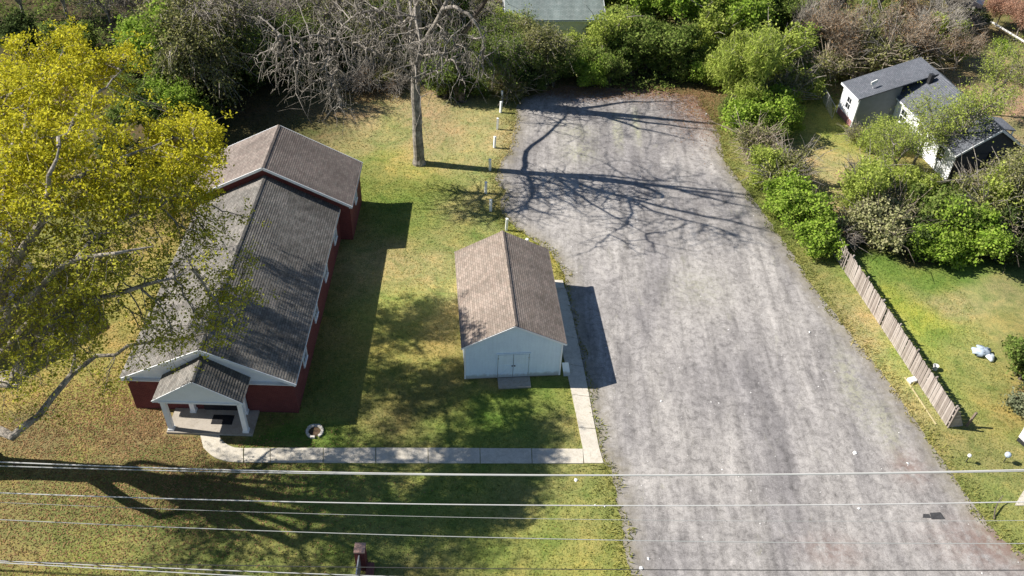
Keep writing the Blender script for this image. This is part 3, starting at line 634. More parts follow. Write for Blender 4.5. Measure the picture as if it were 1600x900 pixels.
b = MB(); b.tube([(0, 0, 0), (0, 0, .36)], [.15, .19], 16, False); b.tube([(0, 0, .36), (0, 0, .02)], [.17, .13], 16, False); b.add([(.19 * math.cos(t * math.pi / 8), .19 * math.sin(t * math.pi / 8), .361) for t in range(16)] + [(.165 * math.cos(t * math.pi / 8), .165 * math.sin(t * math.pi / 8), .361) for t in range(16)], [(t, (t + 1) % 16, 16 + (t + 1) % 16, 16 + t) for t in range(16)])
b.build('pail', 'paper_white', bk); b = MB(); b.tube([(.19 * math.cos(t), 0.02 + .1 * math.sin(t) + .1, .36 - .04 * math.sin(t)) for t in np.linspace(0, math.pi, 9)], .008, 5); b.build('handle', 'dark_metal', bk)
def ball_light(p, mat, lb, r=.2):
    e = empty('garden_globe', (*p, 0)); tag(e, lb, 'garden globe')
    MB().tube([(0, 0, 0), (0, 0, .5)], .03, 6).build('stake', 'dark_metal', e)
    th = [i * math.pi / 8 for i in range(9)]; MB().tube([(0, 0, .5 + r - r * math.cos(t)) for t in th], [max(.004, r * math.sin(t)) for t in th], 12).build('globe', mat, e)
ball_light((27.60, 34.08), 'paper_white', 'small white ornament on a stake at the lot edge', .12); ball_light((29.91, 34.23), 'tarp_blue', 'pale blue round ornament on a stake on the right lawn', .19)
b = MB(); b.tube([(*(27.79, 30.07), .0), (*(27.95, 30.59), .25), (*(28.26, 31.04), .35), (*(28.62, 31.41), .5)], [.05, .04, .035, .02], 6); tag(b.build('dead_branch', 'bark_dark'), 'dark curved stick standing up from the grass at the lower right', 'stick')
# white appliance-like corner at the right edge
hv = tag(empty('tipped_bin', (*(31.97, 35.91), 0), .5), 'white bin with black base cut off by the right edge of the photo', 'bin')
MB().slab([(-.45, -.35, 1.0), (.5, -.35, 1.05), (.5, .4, 1.05), (-.4, .4, 1.0)], .75).build('body', 'paper_white', hv); MB().box(-.5, .45, -.4, .35, 0, .24).build('base', 'dark_metal', hv)
MB().box(-.42, .48, -.37, .42, 1.055, 1.10).build('lid', 'paper_white', hv)
b = MB(); b.slab([(*(29.35, 31.10), .03), (*(30.85, 31.19), .03), (*(31.51, 32.79), .03), (*(30.78, 32.75), .03)], .03); tag(b.build('driveway', 'concrete_walk'), kind='structure')
# stone ring on the lawn
rg_ = tag(empty('planting_ring', (*(-11.29, 33.85), 0)), 'round ring of pale stones on the lawn in front of the church', 'planter')
for k in range(14):
    if k in (11,): continue
    a0, a1 = 2 * math.pi * k / 14 + .02, 2 * math.pi * (k + 1) / 14 - .02; h = .13 + .025 * ((k * 7) % 3)
    pts = [(.52 * math.cos(a0), .52 * math.sin(a0), h), (.53 * math.cos(a1), .53 * math.sin(a1), h), (.37 * math.cos(a1), .37 * math.sin(a1), h - .01), (.38 * math.cos(a0), .38 * math.sin(a0), h - .01)]
    MB().slab(pts, h).build('stone', 'stone_ring', rg_)
MB().slab([(.36 * math.cos(t * math.pi / 8), .36 * math.sin(t * math.pi / 8), .03) for t in range(16)], .03).build('soil', 'soil', rg_)
# drain-like dark patch and litter on the lot
pt = tag(empty('asphalt_patch', (*(24.56, 30.13), .0), .1), 'dark rectangular asphalt patch near the lower right of the lot', 'asphalt patch')
MB().slab([(-.38, -.22, .02), (.42, -.24, .02), (.33, .22, .02), (-.3, .2, .02)], .02).build('patch', 'asphalt_patch', pt); MB().slab([(-.85, -.1, .012), (-.36, -.14, .012), (-.36, .12, .012), (-.7, .16, .012)], .01).build('thin_edge', 'asphalt_patch', pt)
def paper(p, r, lb, rz):
    b = MB(); b.add([(-r, -r * .5, .01), (r * .2, -r * .7, .05), (r, r * .1, .015), (r * .3, r * .8, .06), (-r * .8, r * .5, .02), (0, 0, .09)], [(0, 1, 5), (1, 2, 5), (2, 3, 5), (3, 4, 5), (4, 0, 5)])
    o = b.build('paper_scrap', 'paper_white'); o.location = (*p, 0); o.rotation_euler.z = rz; tag(o, lb, 'litter')
paper((21.04, 34.34), .16, 'largest white paper scrap on the lower right of the lot', .4); paper((24.02, 33.76), .10, 'pale paper scrap on the lot just above the upper wire', 2)
paper((20.24, 30.34), .11, 'white paper scrap on the lot between the wires', 3); paper((7.57, 25.86), .14, 'white scrap on the lot at the bottom of the photo', 1); paper((7.99, 26.45), .1, 'small white scrap just above the one at the bottom', 1.6)
paper((4.23, 31.33), .13, 'white scrap on the grass left of the lot corner', 1.1); paper((5.27, 29.65), .08, 'white scrap on the grass strip between two wires', .1); paper((20.56, 44.70), .08, 'white scrap on the dark middle of the lot', .7); paper((9.71, 37.69), .07, 'white scrap on the lot right of the shed shadow', .7); paper((5.81, 29.64), .07, 'white scrap at the grass edge of the lot under the wire', .9)

# brick sign by the road
sg = tag(empty('brick_sign', (*(-7.04, 25.18), 0), .03), 'dark red brick sign pillar with pinkish cap standing by the road', 'sign pillar')
MB().box(-.3, .22, -.28, .26, 0, 1.62).build('pillar', 'brick_red', sg); MB().box(-.32, .24, -.3, .28, 1.622, 1.72).build('cap', 'sign_cap', sg)
MB().box(-.09, -.03, -3.2, -.285, .25, 1.5).build('sign_board', 'galvanised', sg)
MB().box(-.3, .22, -3.75, -3.21, 0, 1.62).build('pillar', 'brick_red', sg); MB().box(-.32, .24, -3.77, -3.19, 1.622, 1.72).build('cap', 'sign_cap', sg)
MB().box(.24, .62, -3.0, -.05, 0, .42).build('planter_wall', 'red_brick_plain', sg)

# ---------------------------------------------------------------- neighbour houses
def simple_house(root, W_, L_, he_, hr_, wallm, roofm, ovh=.3, fy=0, frontm=None):
    hw = W_ / 2; b = MB(); z = he_ - .08
    b.quad((hw, 0, 0), (hw, L_, 0), (hw, L_, z), (hw, 0, z)); b.quad((-hw, L_, 0), (-hw, 0, 0), (-hw, 0, z), (-hw, L_, z))
    b.quad((hw, L_, 0), (-hw, L_, 0), (-hw, L_, z), (0, L_, hr_ - .2), (hw, L_, z)); b.build('wall', wallm, root)
    MB().quad((-hw, fy, 0), (hw, fy, 0), (hw, fy, z), (0, fy, hr_ - .2), (-hw, fy, z)).build('front_wall', frontm or wallm, root)
    for s in (1, -1): roof_slope('roof', (0, -ovh, hr_), (0, L_ + ovh, hr_), (s * (hw + ovh), L_ + ovh, he_), (s * (hw + ovh), -ovh, he_), roofm, root, thick=.12)
    k = (hr_ - he_) / (hw + ovh); ridge_cap((0, -ovh, hr_ + .012), (0, L_ + ovh, hr_ + .012), k, k, roofm, root)
    for s in (-1, 1):
        for yy in (-ovh - .02, L_ + ovh + .02): MB().bar((0, yy, hr_ - .08), (s * (hw + ovh + .02), yy, he_ - .08), .04, .18).build('rake_board', 'white_paint', root)
        MB().box(*sorted((s * (hw + ovh - .06), s * (hw + ovh + .01))), -ovh, L_ + ovh, he_ - .18, he_ - .09).build('fascia', 'white_paint', root)
NH = tag(empty('white_house', (39.4, 64.9), .23), 'white one storey house with slate grey roof half hidden by trees at the upper right', 'house')
simple_house(NH, 6.2, 12.2, 2.8, 5.0, 'white_paint', 'shingle_slate', .25, 3.4, 'front_shade_navy')
for x_ in (-2.98, .02): MB().box(x_ + .08, x_ + 2.84, .0, .02, .14, 2.6).build('porch_shade_panel', 'front_shade_navy', NH)  # dark panels between the posts stand in for porch shade
MB().quad((-3.05, .03, 2.62), (3.05, .03, 2.62), (3.05, .03, 2.72), (0, .03, 4.82), (-3.05, .03, 2.72)).build('porch_gable', 'front_shade_navy', NH)  # gable face coloured dark for its shade
for x_ in (-3.0, 0, 3.0): MB().box(x_ - .07, x_ + .07, -.07, .07, 0, 2.7).build('porch_post', 'dark_metal', NH)
MB().box(-3.05, 3.05, 0, 3.38, 0, .12).build('porch_floor', 'concrete_slab', NH)
# lean-to on its left side
b = MB(); x0, x1, ya, yb = -7.1, -3.105, 9.5, 12.1
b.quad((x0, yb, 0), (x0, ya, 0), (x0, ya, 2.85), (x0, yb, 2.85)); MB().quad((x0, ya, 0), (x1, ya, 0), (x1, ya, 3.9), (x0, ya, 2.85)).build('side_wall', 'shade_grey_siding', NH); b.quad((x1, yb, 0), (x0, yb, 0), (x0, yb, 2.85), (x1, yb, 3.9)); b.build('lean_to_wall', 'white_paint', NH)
roof_slope('lean_to_roof', (-.05, ya - .25, 5.06), (-.05, yb + .35, 5.06), (x0 - .2, yb + .35, 2.98), (x0 - .2, ya - .25, 2.98), 'shingle_slate', NH, thick=.1)
MB().box(x0 - .03, x0 - .004, ya + .02, yb - .02, 0, .6).build('foundation', 'pink_foundation', NH)
window(NH, 'white_paint', (x0 - .012, ya + 1.25), (0, 1), (-1, 0), .8, 1.2, 1.15)
b = MB(); b.box(x0 - .26, x0 - .21, ya - .3, yb + .38, 2.78, 2.96); b.build('fascia', 'white_paint', NH)
MB().box(x0 - .02, x0 + .1, ya - .12, ya - .004, .0, 2.8).build('corner_board', 'white_paint', NH); MB().box(x0 - .03, x0 + .09, yb + .004, yb + .1, 0, 2.8).build('corner_board', 'white_paint', NH)
b = MB(); b.tube([(-5.6, 10.2, 3.4), (-5.6, 10.2, 4.0)], .03, 6); b.bar((-5.9, 10.2, 3.95), (-5.3, 10.3, 4.15), .08, .3); b.build('antenna', 'paper_white', NH)
roof_slope('porch_roof', (3.15, 3.2, 2.75), (3.15, 5.4, 2.75), (4.75, 5.4, 2.45), (4.75, 3.2, 2.45), 'shingle_slate', NH, thick=.08)
for y_ in (3.3, 5.2): MB().box(4.55, 4.65, y_, y_ + .1, 0, 2.4).build('porch_post', 'white_paint', NH)
for v_ in (1.8, 5.2, 8.0): window(NH, 'white_paint', (-3.112, v_), (0, 1), (-1, 0), .9, 1.3, 1.0)

b = MB().box(-1.15, -.8, 8.8, 9.2, 4.3, 5.2); b.build('flue', 'dark_metal', NH)

LH = tag(empty('blue_grey_house', (-33.95, 42.3), math.pi / 2), 'blue-grey house at the far left mostly hidden behind the yellow tree', 'house')
simple_house(LH, 10.2, 12, 3.2, 6.35, 'pale_plastic', 'grey_roof_small', .25)
window(LH, 'white_paint', (2.5, -.012), (1, 0), (0, -1), 1, 1.3, 1.0); window(LH, 'white_paint', (-2.5, -.012), (1, 0), (0, -1), 1, 1.3, 1.0)
TH = tag(empty('pale_green_house', (-2.2, 89.6), -math.pi / 2 + .12), 'house with pale grey-green roof behind the trees at the top centre', 'house')
simple_house(TH, 8.5, 9.5, 2.9, 5.2, 'white_paint', 'shingle_pale_green', .35)
window(TH, 'white_paint', (-1.6, -.012), (1, 0), (0, -1), .9, 1.2, 1.1)

# parked car and rail at top right
cr = tag(empty('parked_car', (*(50.65, 101.54), 0), rad(150)), 'dark car parked under trees at the top right corner', 'car')
b = MB(); pr_ = [(-2.2, .45), (-2.15, .85), (-1.5, .95), (-.9, 1.4), (.6, 1.42), (1.3, .98), (2.1, .85), (2.2, .45)]
n_ = len(pr_); b.add([(x, -.85, z) for x, z in pr_] + [(x, .85, z) for x, z in pr_], [tuple(range(n_)), tuple(range(2 * n_ - 1, n_ - 1, -1))] + [(i, n_ + i, n_ + (i + 1) % n_, (i + 1) % n_) for i in range(n_)]); b.build('body', 'car_paint', cr)
b = MB(); b.quad((-1.42, -.75, 1.0), (-.95, -.7, 1.39), (-.95, .7, 1.39), (-1.42, .75, 1.0)); b.quad((.66, -.7, 1.42), (.66, .7, 1.42), (1.25, .75, 1.03), (1.25, -.75, 1.03)); 
b.v = [(x, y, z + .02) for x, y, z in b.v]; b.build('windscreen', 'glass_dark', cr)
for x in (-1.35, 1.35):
    for y in (-.87, .87):
        w_ = MB().tube([(x, y - .1, .32), (x, y + .1, .32)], .32, 14).build('wheel', 'mat_rubber', cr); MB().tube([(x, y - .11, .32), (x, y + .11, .32)], .18, 10).build('rim', 'galvanised', w_)
rl = tag(empty('guard_rail', (*(51.82, 96.57), 0)), 'long white rail at the top right beside the pink tree', 'rail'); o0 = Vector((*(51.82, 96.57), 0))
p0, p1 = Vector((*(51.57, 95.89), .7)) - o0, Vector((*(53.99, 89.67), .7)) - o0; MB().bar(p0, p1, .08, .16).build('rail', 'paper_white', rl)
for k in range(5): q = p0.lerp(p1, k / 4); MB().box(q.x - .06, q.x + .06, q.y - .06, q.y + .06, 0, .6).build('post', 'post_wood', rl)
# chain link fence by the white house
cf = tag(empty('chain_link_fence', (*(28.86, 78.09), 0)), 'short chain link fence by the left side of the white house', 'fence'); o0 = Vector((*(28.86, 78.09), 0))
A_, B_ = Vector((*(28.79, 78.08), 0)) - o0, Vector((*(28.96, 73.79), 0)) - o0; up = Vector((0, 0, 1.25))
for q in (A_, A_.lerp(B_, .5), B_): MB().tube([q, q + up], .035, 6).build('post', 'galvanised', cf)
MB().tube([A_ + up, B_ + up], .03, 6).build('top_rail', 'galvanised', cf)
b = MB(); L_ = (B_ - A_).length; k = 0.0; dr = (B_ - A_).normalized()
while k < L_ - 1.2: b.bar(A_ + dr * k, A_ + dr * (k + 1.2) + up, .006); b.bar(A_ + dr * (k + 1.2), A_ + dr * k + up, .006); k += .14
tag(b.build('wire_mesh', 'galvanised', cf), kind='stuff')

# ---------------------------------------------------------------- overhead wires
def wire(pts, r, mat, lb, twist=0, cat='wire'):
    P = np.array(pts); cx = np.polyfit(P[:, 0], P[:, 2], 2); cy = np.polyfit(P[:, 0], P[:, 1], 1); b = MB()
    X = np.linspace(-48, 50, 70); b.tube([(x, np.polyval(cy, x), np.polyval(cx, x)) for x in X], r, 6)
    o = b.build('overhead_wire', mat)
    tag(o, lb, cat, 'overhead utility wires along the road')
    if twist:
        b = MB(); X = np.linspace(-48, 50, 700); b.tube([(x, np.polyval(cy, x) + twist * math.cos(x * 5), np.polyval(cx, x) + twist * math.sin(x * 5)) for x in X], r * .7, 4); b.build('wrapped_strand', 'wire_black', o)
wire([(-23.06, 24.70, 8.04), (-11.25, 24.70, 8.39), (0.43, 24.70, 9.03), (11.78, 24.70, 10.02), (22.61, 24.70, 11.24)],   .028, 'wire_pale', 'thick white cable, topmost of the overhead wires')
wire([(-23.07, 24.60, 7.88), (-11.23, 24.60, 8.36), (0.43, 24.60, 9.14), (11.74, 24.60, 10.10), (22.55, 24.60, 11.27)], .026, 'wire_grey', 'thin cable running just under the thick white topmost cable')
wire([(-22.83, 23.60, 7.23), (-11.09, 23.60, 7.60), (0.49, 23.60, 8.30), (11.76, 23.60, 9.25), (22.50, 23.60, 10.43)], .025, 'wire_pale', 'white cable second from the top, below the thick one')
wire([(-22.40, 22.90, 7.52), (-10.89, 22.90, 7.79), (0.52, 22.90, 8.30), (11.67, 22.90, 9.08)], .010, 'wire_grey', 'faint thin wire just under the second white cable')
wire([(-22.18, 22.20, 7.24), (-10.77, 22.20, 7.41), (0.56, 22.20, 7.87), (11.68, 22.20, 8.48), (22.38, 22.20, 9.40)], .017, 'wire_grey', 'thin grey wire midway between second cable and photo bottom')
wire([(-21.89, 20.80, 6.17), (-10.50, 20.80, 6.87), (0.61, 20.80, 7.65), (11.40, 20.80, 8.59), (21.77, 20.80, 9.54)], .018, 'wire_black', 'black wire along the bottom of the photo crossing the lot')
wire([(-17.68, 20.40, 6.96), (-10.38, 20.40, 7.03), (-6.51, 20.40, 7.14), (3.36, 20.40, 7.57), (22.05, 20.40, 8.49)], .02, 'wire_pale', 'twisted black and white cable at the lower left', .03)
wire([(-17.56, 20.20, 7.09), (-11.72, 20.20, 6.93), (-2.09, 20.20, 7.13), (22.22, 20.20, 7.88)], .02, 'wire_pale', 'lowest white cable leaving the photo near the lower left')
# ---------------------------------------------------------------- plants
def tubes(poly, R, k):
    """poly (N,m,3) polylines, R (N,m) radii -> vertices and quads"""
    N, m, _ = poly.shape
    d = poly[:, -1] - poly[:, 0]; d /= np.linalg.norm(d, axis=1, keepdims=True) + 1e-9
    h = np.where(np.abs(d[:, 2:3]) > .9, np.array([[1., 0, 0]]), np.array([[0, 0, 1.]]))
    u = np.cross(d, h); u /= np.linalg.norm(u, axis=1, keepdims=True) + 1e-9; w = np.cross(d, u)
    a = np.arange(k) * 2 * math.pi / k
    ring = u[:, None, :] * np.cos(a)[None, :, None] + w[:, None, :] * np.sin(a)[None, :, None]
    V = poly[:, :, None, :] + ring[:, None, :, :] * R[:, :, None, None]
    idx = np.arange(N * m * k).reshape(N, m, k); nx = np.roll(idx, -1, 2)
    F = np.stack([idx[:, :-1], nx[:, :-1], nx[:, 1:], idx[:, 1:]], -1).reshape(-1, 4)
    return V.reshape(-1, 3), F
def grow(node, pts, rg, rtip, expo, out, depth=0, rmax=9):
    n = len(pts)
    r = min(rmax, rtip * n ** expo)
    if n == 1:
        e = pts[0]; mid = (node + e) / 2 + rg.normal(0, .09, 3) * np.linalg.norm(e - node); out.append((node, mid, e, r, r * .8, r * .45)); return
    k = 2 if n < 8 or rg.random() < .6 else 3
    c = pts[rg.choice(n, k, replace=False)].copy()
    for _ in range(3):
        lab = np.argmin(((pts[:, None] - c[None]) ** 2).sum(2), 1)
        for j in range(k):
            if (lab == j).any(): c[j] = pts[lab == j].mean(0)
    for j in range(k):
        q = pts[lab == j]
        if not len(q): continue
        f = rg.uniform(.38, .62) if len(q) > 2 else rg.uniform(.5, .75)
        if depth > 24: f = .9
        nn = node + (c[j] - node) * f; L = np.linalg.norm(nn - node); nn = nn + rg.normal(0, .07, 3) * L
        mid = (node + nn) / 2 + rg.normal(0, .07, 3) * L; rc = min(rmax, rtip * len(q) ** expo); r1 = min(r, rc * 1.25)
        out.append((node, mid, nn, r1, (r1 + rc) / 2, rc)); grow(nn, q, rg, rtip, expo, out, depth + 1, rmax)
def wood_mesh(segs, mat, extra=None, name='trunk'):
    A = np.array([np.stack(s[:3]) for s in segs]); R = np.array([s[3:6] for s in segs]); Vs, Fs, o = [], [], 0
    for lo, hi, k in ((0, .03, 3), (.03, .09, 5), (.09, 9, 9)):
        m_ = (R[:, 0] >= lo) & (R[:, 0] < hi)
        if m_.any():
            V, F = tubes(A[m_], R[m_], k); Vs.append(V); Fs.append(F + o); o += len(V)
    for poly, rr_, k in (extra or []):
        V, F = tubes(np.array(poly)[None], np.array(rr_)[None], k); Vs.append(V); Fs.append(F + o); o += len(V)
    return np_mesh(name, np.concatenate(Vs), np.concatenate(Fs), mat, True)
def leaves_at(c, m, sigma, size, rg, flat=.0, aspect=.55, droop=0):
    """m small four-sided leaves round each centre"""
    n = len(c) * m; p = np.repeat(c, m, 0) + rg.normal(0, 1, (n, 3)) * np.array([sigma, sigma, sigma * (.75)])
    if droop: p[:, 2] -= np.abs(rg.normal(0, droop, n))
    u = rg.normal(0, 1, (n, 3)); u[:, 2] *= (1 - flat);
    if droop: u[:, 2] = -np.abs(u[:, 2]) * 2.2
    u /= np.linalg.norm(u, axis=1, keepdims=True); t = rg.normal(0, 1, (n, 3)); t[:, 2] *= (1 - flat)
    v = t - u * (u * t).sum(1, keepdims=True); v /= np.linalg.norm(v, axis=1, keepdims=True)
    s = size * rg.uniform(.6, 1.35, (n, 1)); a, b_ = u * s, v * s * aspect
    nn = np.cross(u, v) * s * .18
    V = np.stack([p - a, p + b_ - nn, p + a, p - b_ - nn], 1).reshape(-1, 3); F = np.arange(4 * n).reshape(n, 4)
    return V, F
def lumps_pts(lumps, n, rg, zmin=.2, bias=.45):
    """points mostly in the outer part of several balls (x, y, z, r[, squash])"""
    w = np.array([l[3] ** 2.2 * (l[5] if len(l) > 5 else 1) for l in lumps]); w /= w.sum(); k = rg.choice(len(lumps), n, p=w); d = rg.normal(0, 1, (n, 3)); d /= np.linalg.norm(d, axis=1, keepdims=True)
    r = rg.random(n) ** bias; L = np.array([l[:4] for l in lumps])[k]; sq = np.array([l[4] if len(l) > 4 else .8 for l in lumps])[k]
    P = L[:, :3] + d * (r * L[:, 3])[:, None] * np.stack([np.ones(n), np.ones(n), sq], 1); P[:, 2] = np.maximum(P[:, 2], zmin + rg.random(n) * .2); return P
def mesh_bush(seed, h, r, nclump, m, size, leafm, barkm, sigma=.28, stems=5, lump_n=9, twig=0, droop=0, lift=0):
    rg = np.random.default_rng(seed); lumps = [(0, 0, lift + (h - lift) * .45, r * .62, (h - lift) / r * .6)]
    for i in range(lump_n):
        a = rg.random() * 6.283; q = r * rg.uniform(.35, .72); z = lift + (h - lift) * rg.uniform(.22, .8); lumps.append((q * math.cos(a), q * math.sin(a), z, r * rg.uniform(.26, .46), .9))
    P = lumps_pts(lumps, int(nclump * .7), rg, .15 + lift * .6); segs = []
    st = [np.array([rg.normal(0, .12 * r), rg.normal(0, .12 * r), -.05]) for _ in range(stems)]
    own = rg.integers(0, stems, len(P))
    for j in range(stems):
        q = P[own == j]
        if len(q):
            s0 = st[j]; s1 = s0 + np.array([rg.normal(0, .1), rg.normal(0, .1), max(.4, lift * .7)]); rr = .018 * len(q) ** .42
            segs.append((s0, (s0 + s1) / 2 + rg.normal(0, .05, 3), s1, rr * 1.5, rr * 1.2, rr)); grow(s1, q, rg, .014, .45, segs)
    if twig:
        for _ in range(int(twig * .45)):
            a = P[rg.integers(len(P))]; d = a - np.array([0, 0, h * .2]); d /= np.linalg.norm(d) + 1e-6; L = rg.uniform(.6, 1.8); d = d + rg.normal(0, .5, 3)
            segs.append((a, a + d * L * .5 + rg.normal(0, .1, 3), a + d * L + np.array([0, 0, -.2 * L]), .032, .026, .014))
    V, F = leaves_at(P, m if not droop else m * 2, sigma * .85, size * 1.1, rg, .25, .6 if not droop else .16, droop)
    V[:, 2] = np.maximum(V[:, 2], .02)
    return wood_mesh(segs, barkm, name='stems'), np_mesh('foliage', V, F, leafm)
def mesh_tree(seed, h, r, n_att, leafm=None, barkm='bark_grey', m=0, size=.14, sigma=.35, trunk_r=.2, fork=.3, lumps=None, droop=0, ntw=2, lean=(0, 0), rtip=.014, ivy=0):
    rg = np.random.default_rng(seed)
    if lumps is None:
        lumps = [(lean[0], lean[1], h * .66, r * .7, h * .3 / r)]
        for i in range(8):
            a = rg.random() * 6.283; q = r * rg.uniform(.4, .75); lumps.append((lean[0] + q * math.cos(a), lean[1] + q * math.sin(a), h * rg.uniform(.42, .88), r * rg.uniform(.25, .42), 1))
    P = lumps_pts(lumps, n_att, rg, h * .18, .55); f = np.array([lean[0] * .3, lean[1] * .3, h * fork]); b0 = np.array([0, 0, -.1])
    segs = []; grow(f, P, rg, rtip, .5, segs, 0, trunk_r * .8)
    tp = [b0, b0 * .5 + f * .15, f * .5 + rg.normal(0, .06, 3), f * 1.0, f + (P.mean(0) - f) * .25]; ex = [(tp, [trunk_r * 1.5, trunk_r * 1.08, trunk_r * .95, trunk_r * .85, trunk_r * .5], 10)]
    if ntw:    # fine twigs
        n = len(P) * ntw; o = np.repeat(P, ntw, 0); d = o - f; d /= np.linalg.norm(d, axis=1, keepdims=True); d += rg.normal(0, .55, (n, 3)); d[:, 2] -= droop; L = rg.uniform(.35, 1.15, (n, 1)) * (1 + droop)
        md = o + d * L * .5 + rg.normal(0, .06, (n, 3)); e = o + d * L; e[:, 2] -= (L * (.15 + droop * .5))[:, 0]
        for i in range(n): segs.append((o[i], md[i], e[i], rtip * .9, rtip * .7, rtip * .4))
        P2 = np.concatenate([P, md, e])
    else: P2 = P
    t = wood_mesh(segs, barkm, ex); c = None
    if m and leafm: V, F = leaves_at(P2 if len(P2) < 4000 else P2[::2], m, sigma, size, rg, .2, .6, 0); c = np_mesh('crown', V, F, leafm)
    if ivy:
        q = rg.random((ivy, 2)); z = q[:, 0] * h * fork * 1.5; a = q[:, 1] * 6.283; rr = trunk_r * (1.1 + rg.random(ivy) * .9)
        V, F = leaves_at(np.stack([rr * np.cos(a), rr * np.sin(a), z], 1), 3, .12, .11, rg, 0, .8); c = np_mesh('ivy', V, F, 'ivy')
    return t, c
PR = {}
PR['bright'] = [mesh_bush(11, 3.2, 2.2, 420, 26, .105, 'leaf_bright', 'bark_dark', .24), mesh_bush(12, 3.6, 2.4, 460, 26, .105, 'leaf_bright', 'bark_dark', .26)]
PR['green'] = [mesh_bush(13, 3.4, 2.3, 430, 26, .105, 'leaf_green', 'bark_dark', .25), mesh_bush(14, 4.6, 2.8, 560, 26, .11, 'leaf_green', 'bark_dark', .28)]
PR['lime'] = [mesh_bush(15, 4.2, 2.6, 420, 26, .10, 'leaf_lime', 'bark_grey', .3, twig=60), mesh_bush(16, 6.2, 3.1, 560, 28, .10, 'leaf_lime', 'bark_grey', .32, twig=80)]
PR['olive'] = [mesh_bush(17, 3.4, 2.5, 380, 18, .09, 'leaf_olive', 'bark_tan', .3, twig=420), mesh_bush(18, 4.4, 2.9, 460, 17, .09, 'leaf_olive', 'bark_grey', .3, twig=520)]
PR['cream'] = [mesh_bush(19, 3.8, 2.5, 360, 22, .11, 'leaf_cream', 'bark_dark', .24, twig=120)]
PR['dark'] = [mesh_bush(20, 4.2, 2.6, 420, 22, .12, 'leaf_dark', 'bark_dark', .3), mesh_bush(28, 3.0, 2.4, 340, 20, .12, 'leaf_dark', 'bark_dark', .3, twig=120)]
PR['willow'] = [mesh_bush(21, 8.2, 3.2, 760, 18, .20, 'leaf_lime', 'bark_grey', .26, stems=4, lump_n=12, droop=.7, lift=1.2)]
PR['brush'] = [mesh_bush(22, 2.6, 2.4, 260, 5, .08, 'leaf_olive', 'bark_tan', .3, twig=1100), mesh_bush(23, 3.4, 2.6, 300, 4, .08, 'leaf_dry', 'bark_grey', .3, twig=1200)]
PR['ggreen'] = [mesh_bush(24, 1.6, 1.3, 200, 22, .09, 'leaf_grey_green', 'bark_grey', .2)]
PR['tall'] = [mesh_tree(31, 9.5, 3.6, 330, 'leaf_bright', 'bark_grey', 10, .15, .26, .2, .25), mesh_tree(32, 8.0, 3.3, 320, 'leaf_green', 'bark_grey', 11, .15, .26, .18, .22)]
PR['fresh'] = [mesh_tree(33, 8.6, 3.3, 240, 'leaf_lime', 'bark_grey', 4, .085, .22, .15, .28, ntw=2), mesh_tree(34, 6.2, 2.5, 230, 'leaf_lime', 'bark_grey', 6, .09, .25, .13, .3)]
PR['bare'] = [mesh_tree(41, 11, 4.2, 420, None, 'bark_pale', trunk_r=.24, fork=.25, ntw=3, droop=.3, rtip=.026), mesh_tree(42, 9.5, 4.0, 380, None, 'bark_grey', trunk_r=.2, fork=.2, ntw=3, droop=.1, rtip=.026),
              mesh_tree(43, 12, 4.6, 420, 'leaf_olive', 'bark_grey', 1, .09, .3, .26, .25, ntw=3, droop=.4, rtip=.028)]
PR['baretan'] = [mesh_tree(44, 8.0, 4.2, 480, 'leaf_dry', 'bark_tan', 1, .08, .3, .18, .18, ntw=3, rtip=.026), mesh_tree(45, 7.2, 3.8, 460, None, 'bark_pale', trunk_r=.18, fork=.16, ntw=3, rtip=.026)]
PR['vine'] = [mesh_tree(46, 8.5, 3.8, 380, 'leaf_olive', 'bark_pale', 8, .12, .32, .22, .2, ntw=3, droop=.7, rtip=.024), mesh_tree(47, 7.5, 3.4, 360, 'leaf_green', 'bark_grey', 6, .12, .3, .2, .2, ntw=3, droop=.8, rtip=.024)]
PR['pink'] = [mesh_tree(48, 7.0, 3.6, 520, 'leaf_pink', 'bark_grey', 8, .10, .34, .18, .25)]
KIND = {'bright': ('bush', 'bush'), 'green': ('bush', 'bush'), 'lime': ('bush', 'bush'), 'olive': ('scrub_bush', 'bush'), 'cream': ('flowering_bush', 'bush'), 'dark': ('evergreen_bush', 'bush'), 'willow': ('willow_tree', 'tree'),
        'brush': ('scrub_bush', 'bush'), 'ggreen': ('small_bush', 'bush'), 'tall': ('leafy_tree', 'tree'), 'fresh': ('young_tree', 'tree'), 'bare': ('bare_tree', 'tree'), 'baretan': ('bare_tree', 'tree'), 'vine': ('vine_covered_tree', 'tree'), 'pink': ('blossom_tree', 'tree')}
GRP = {'bright': ('bright green leafy bush in the hedge beyond the right edge of the gravel lot', 'bright green bushes round the lot'), 'green': ('mid green leafy bush among the taller growth behind the lot', 'green bushes behind the lot'),
       'lime': ('pale yellow-green bush in the thicket beyond the lot', 'yellow-green bushes beyond the lot'), 'olive': ('olive brown twiggy bush in the thicket', 'olive bushes in the thicket'), 'cream': ('bush with pale cream-green leaves in the right hand thicket', 'cream leaved bushes'),
       'dark': ('dark evergreen bush in the shade of the thicket', 'dark bushes in the shade'), 'brush': ('tangled leafless brown scrub bush at the woodland edge', 'leafless scrub at the woodland edge'),
       'tall': ('tall fresh green tree in the wood behind the lot', 'fresh green trees behind the lot'), 'fresh': ('young light green tree near the white house', 'young trees near the white house'), 'bare': ('bare grey tree in the wood along the top of the photo', 'bare grey trees in the wood'),
       'baretan': ('bare pale brown tree in the wood behind the white house', 'bare brown trees behind the white house'), 'vine': ('vine-tangled drooping grey tree at the edge of the wood', 'vine-tangled trees in the wood'), 'pink': ('pinkish blossoming tree at the top right corner', 'pink trees'), 'ggreen': ('small grey-green bush', 'small bushes')}
rv = random.Random(77); CNT = {}; AUTO = {}
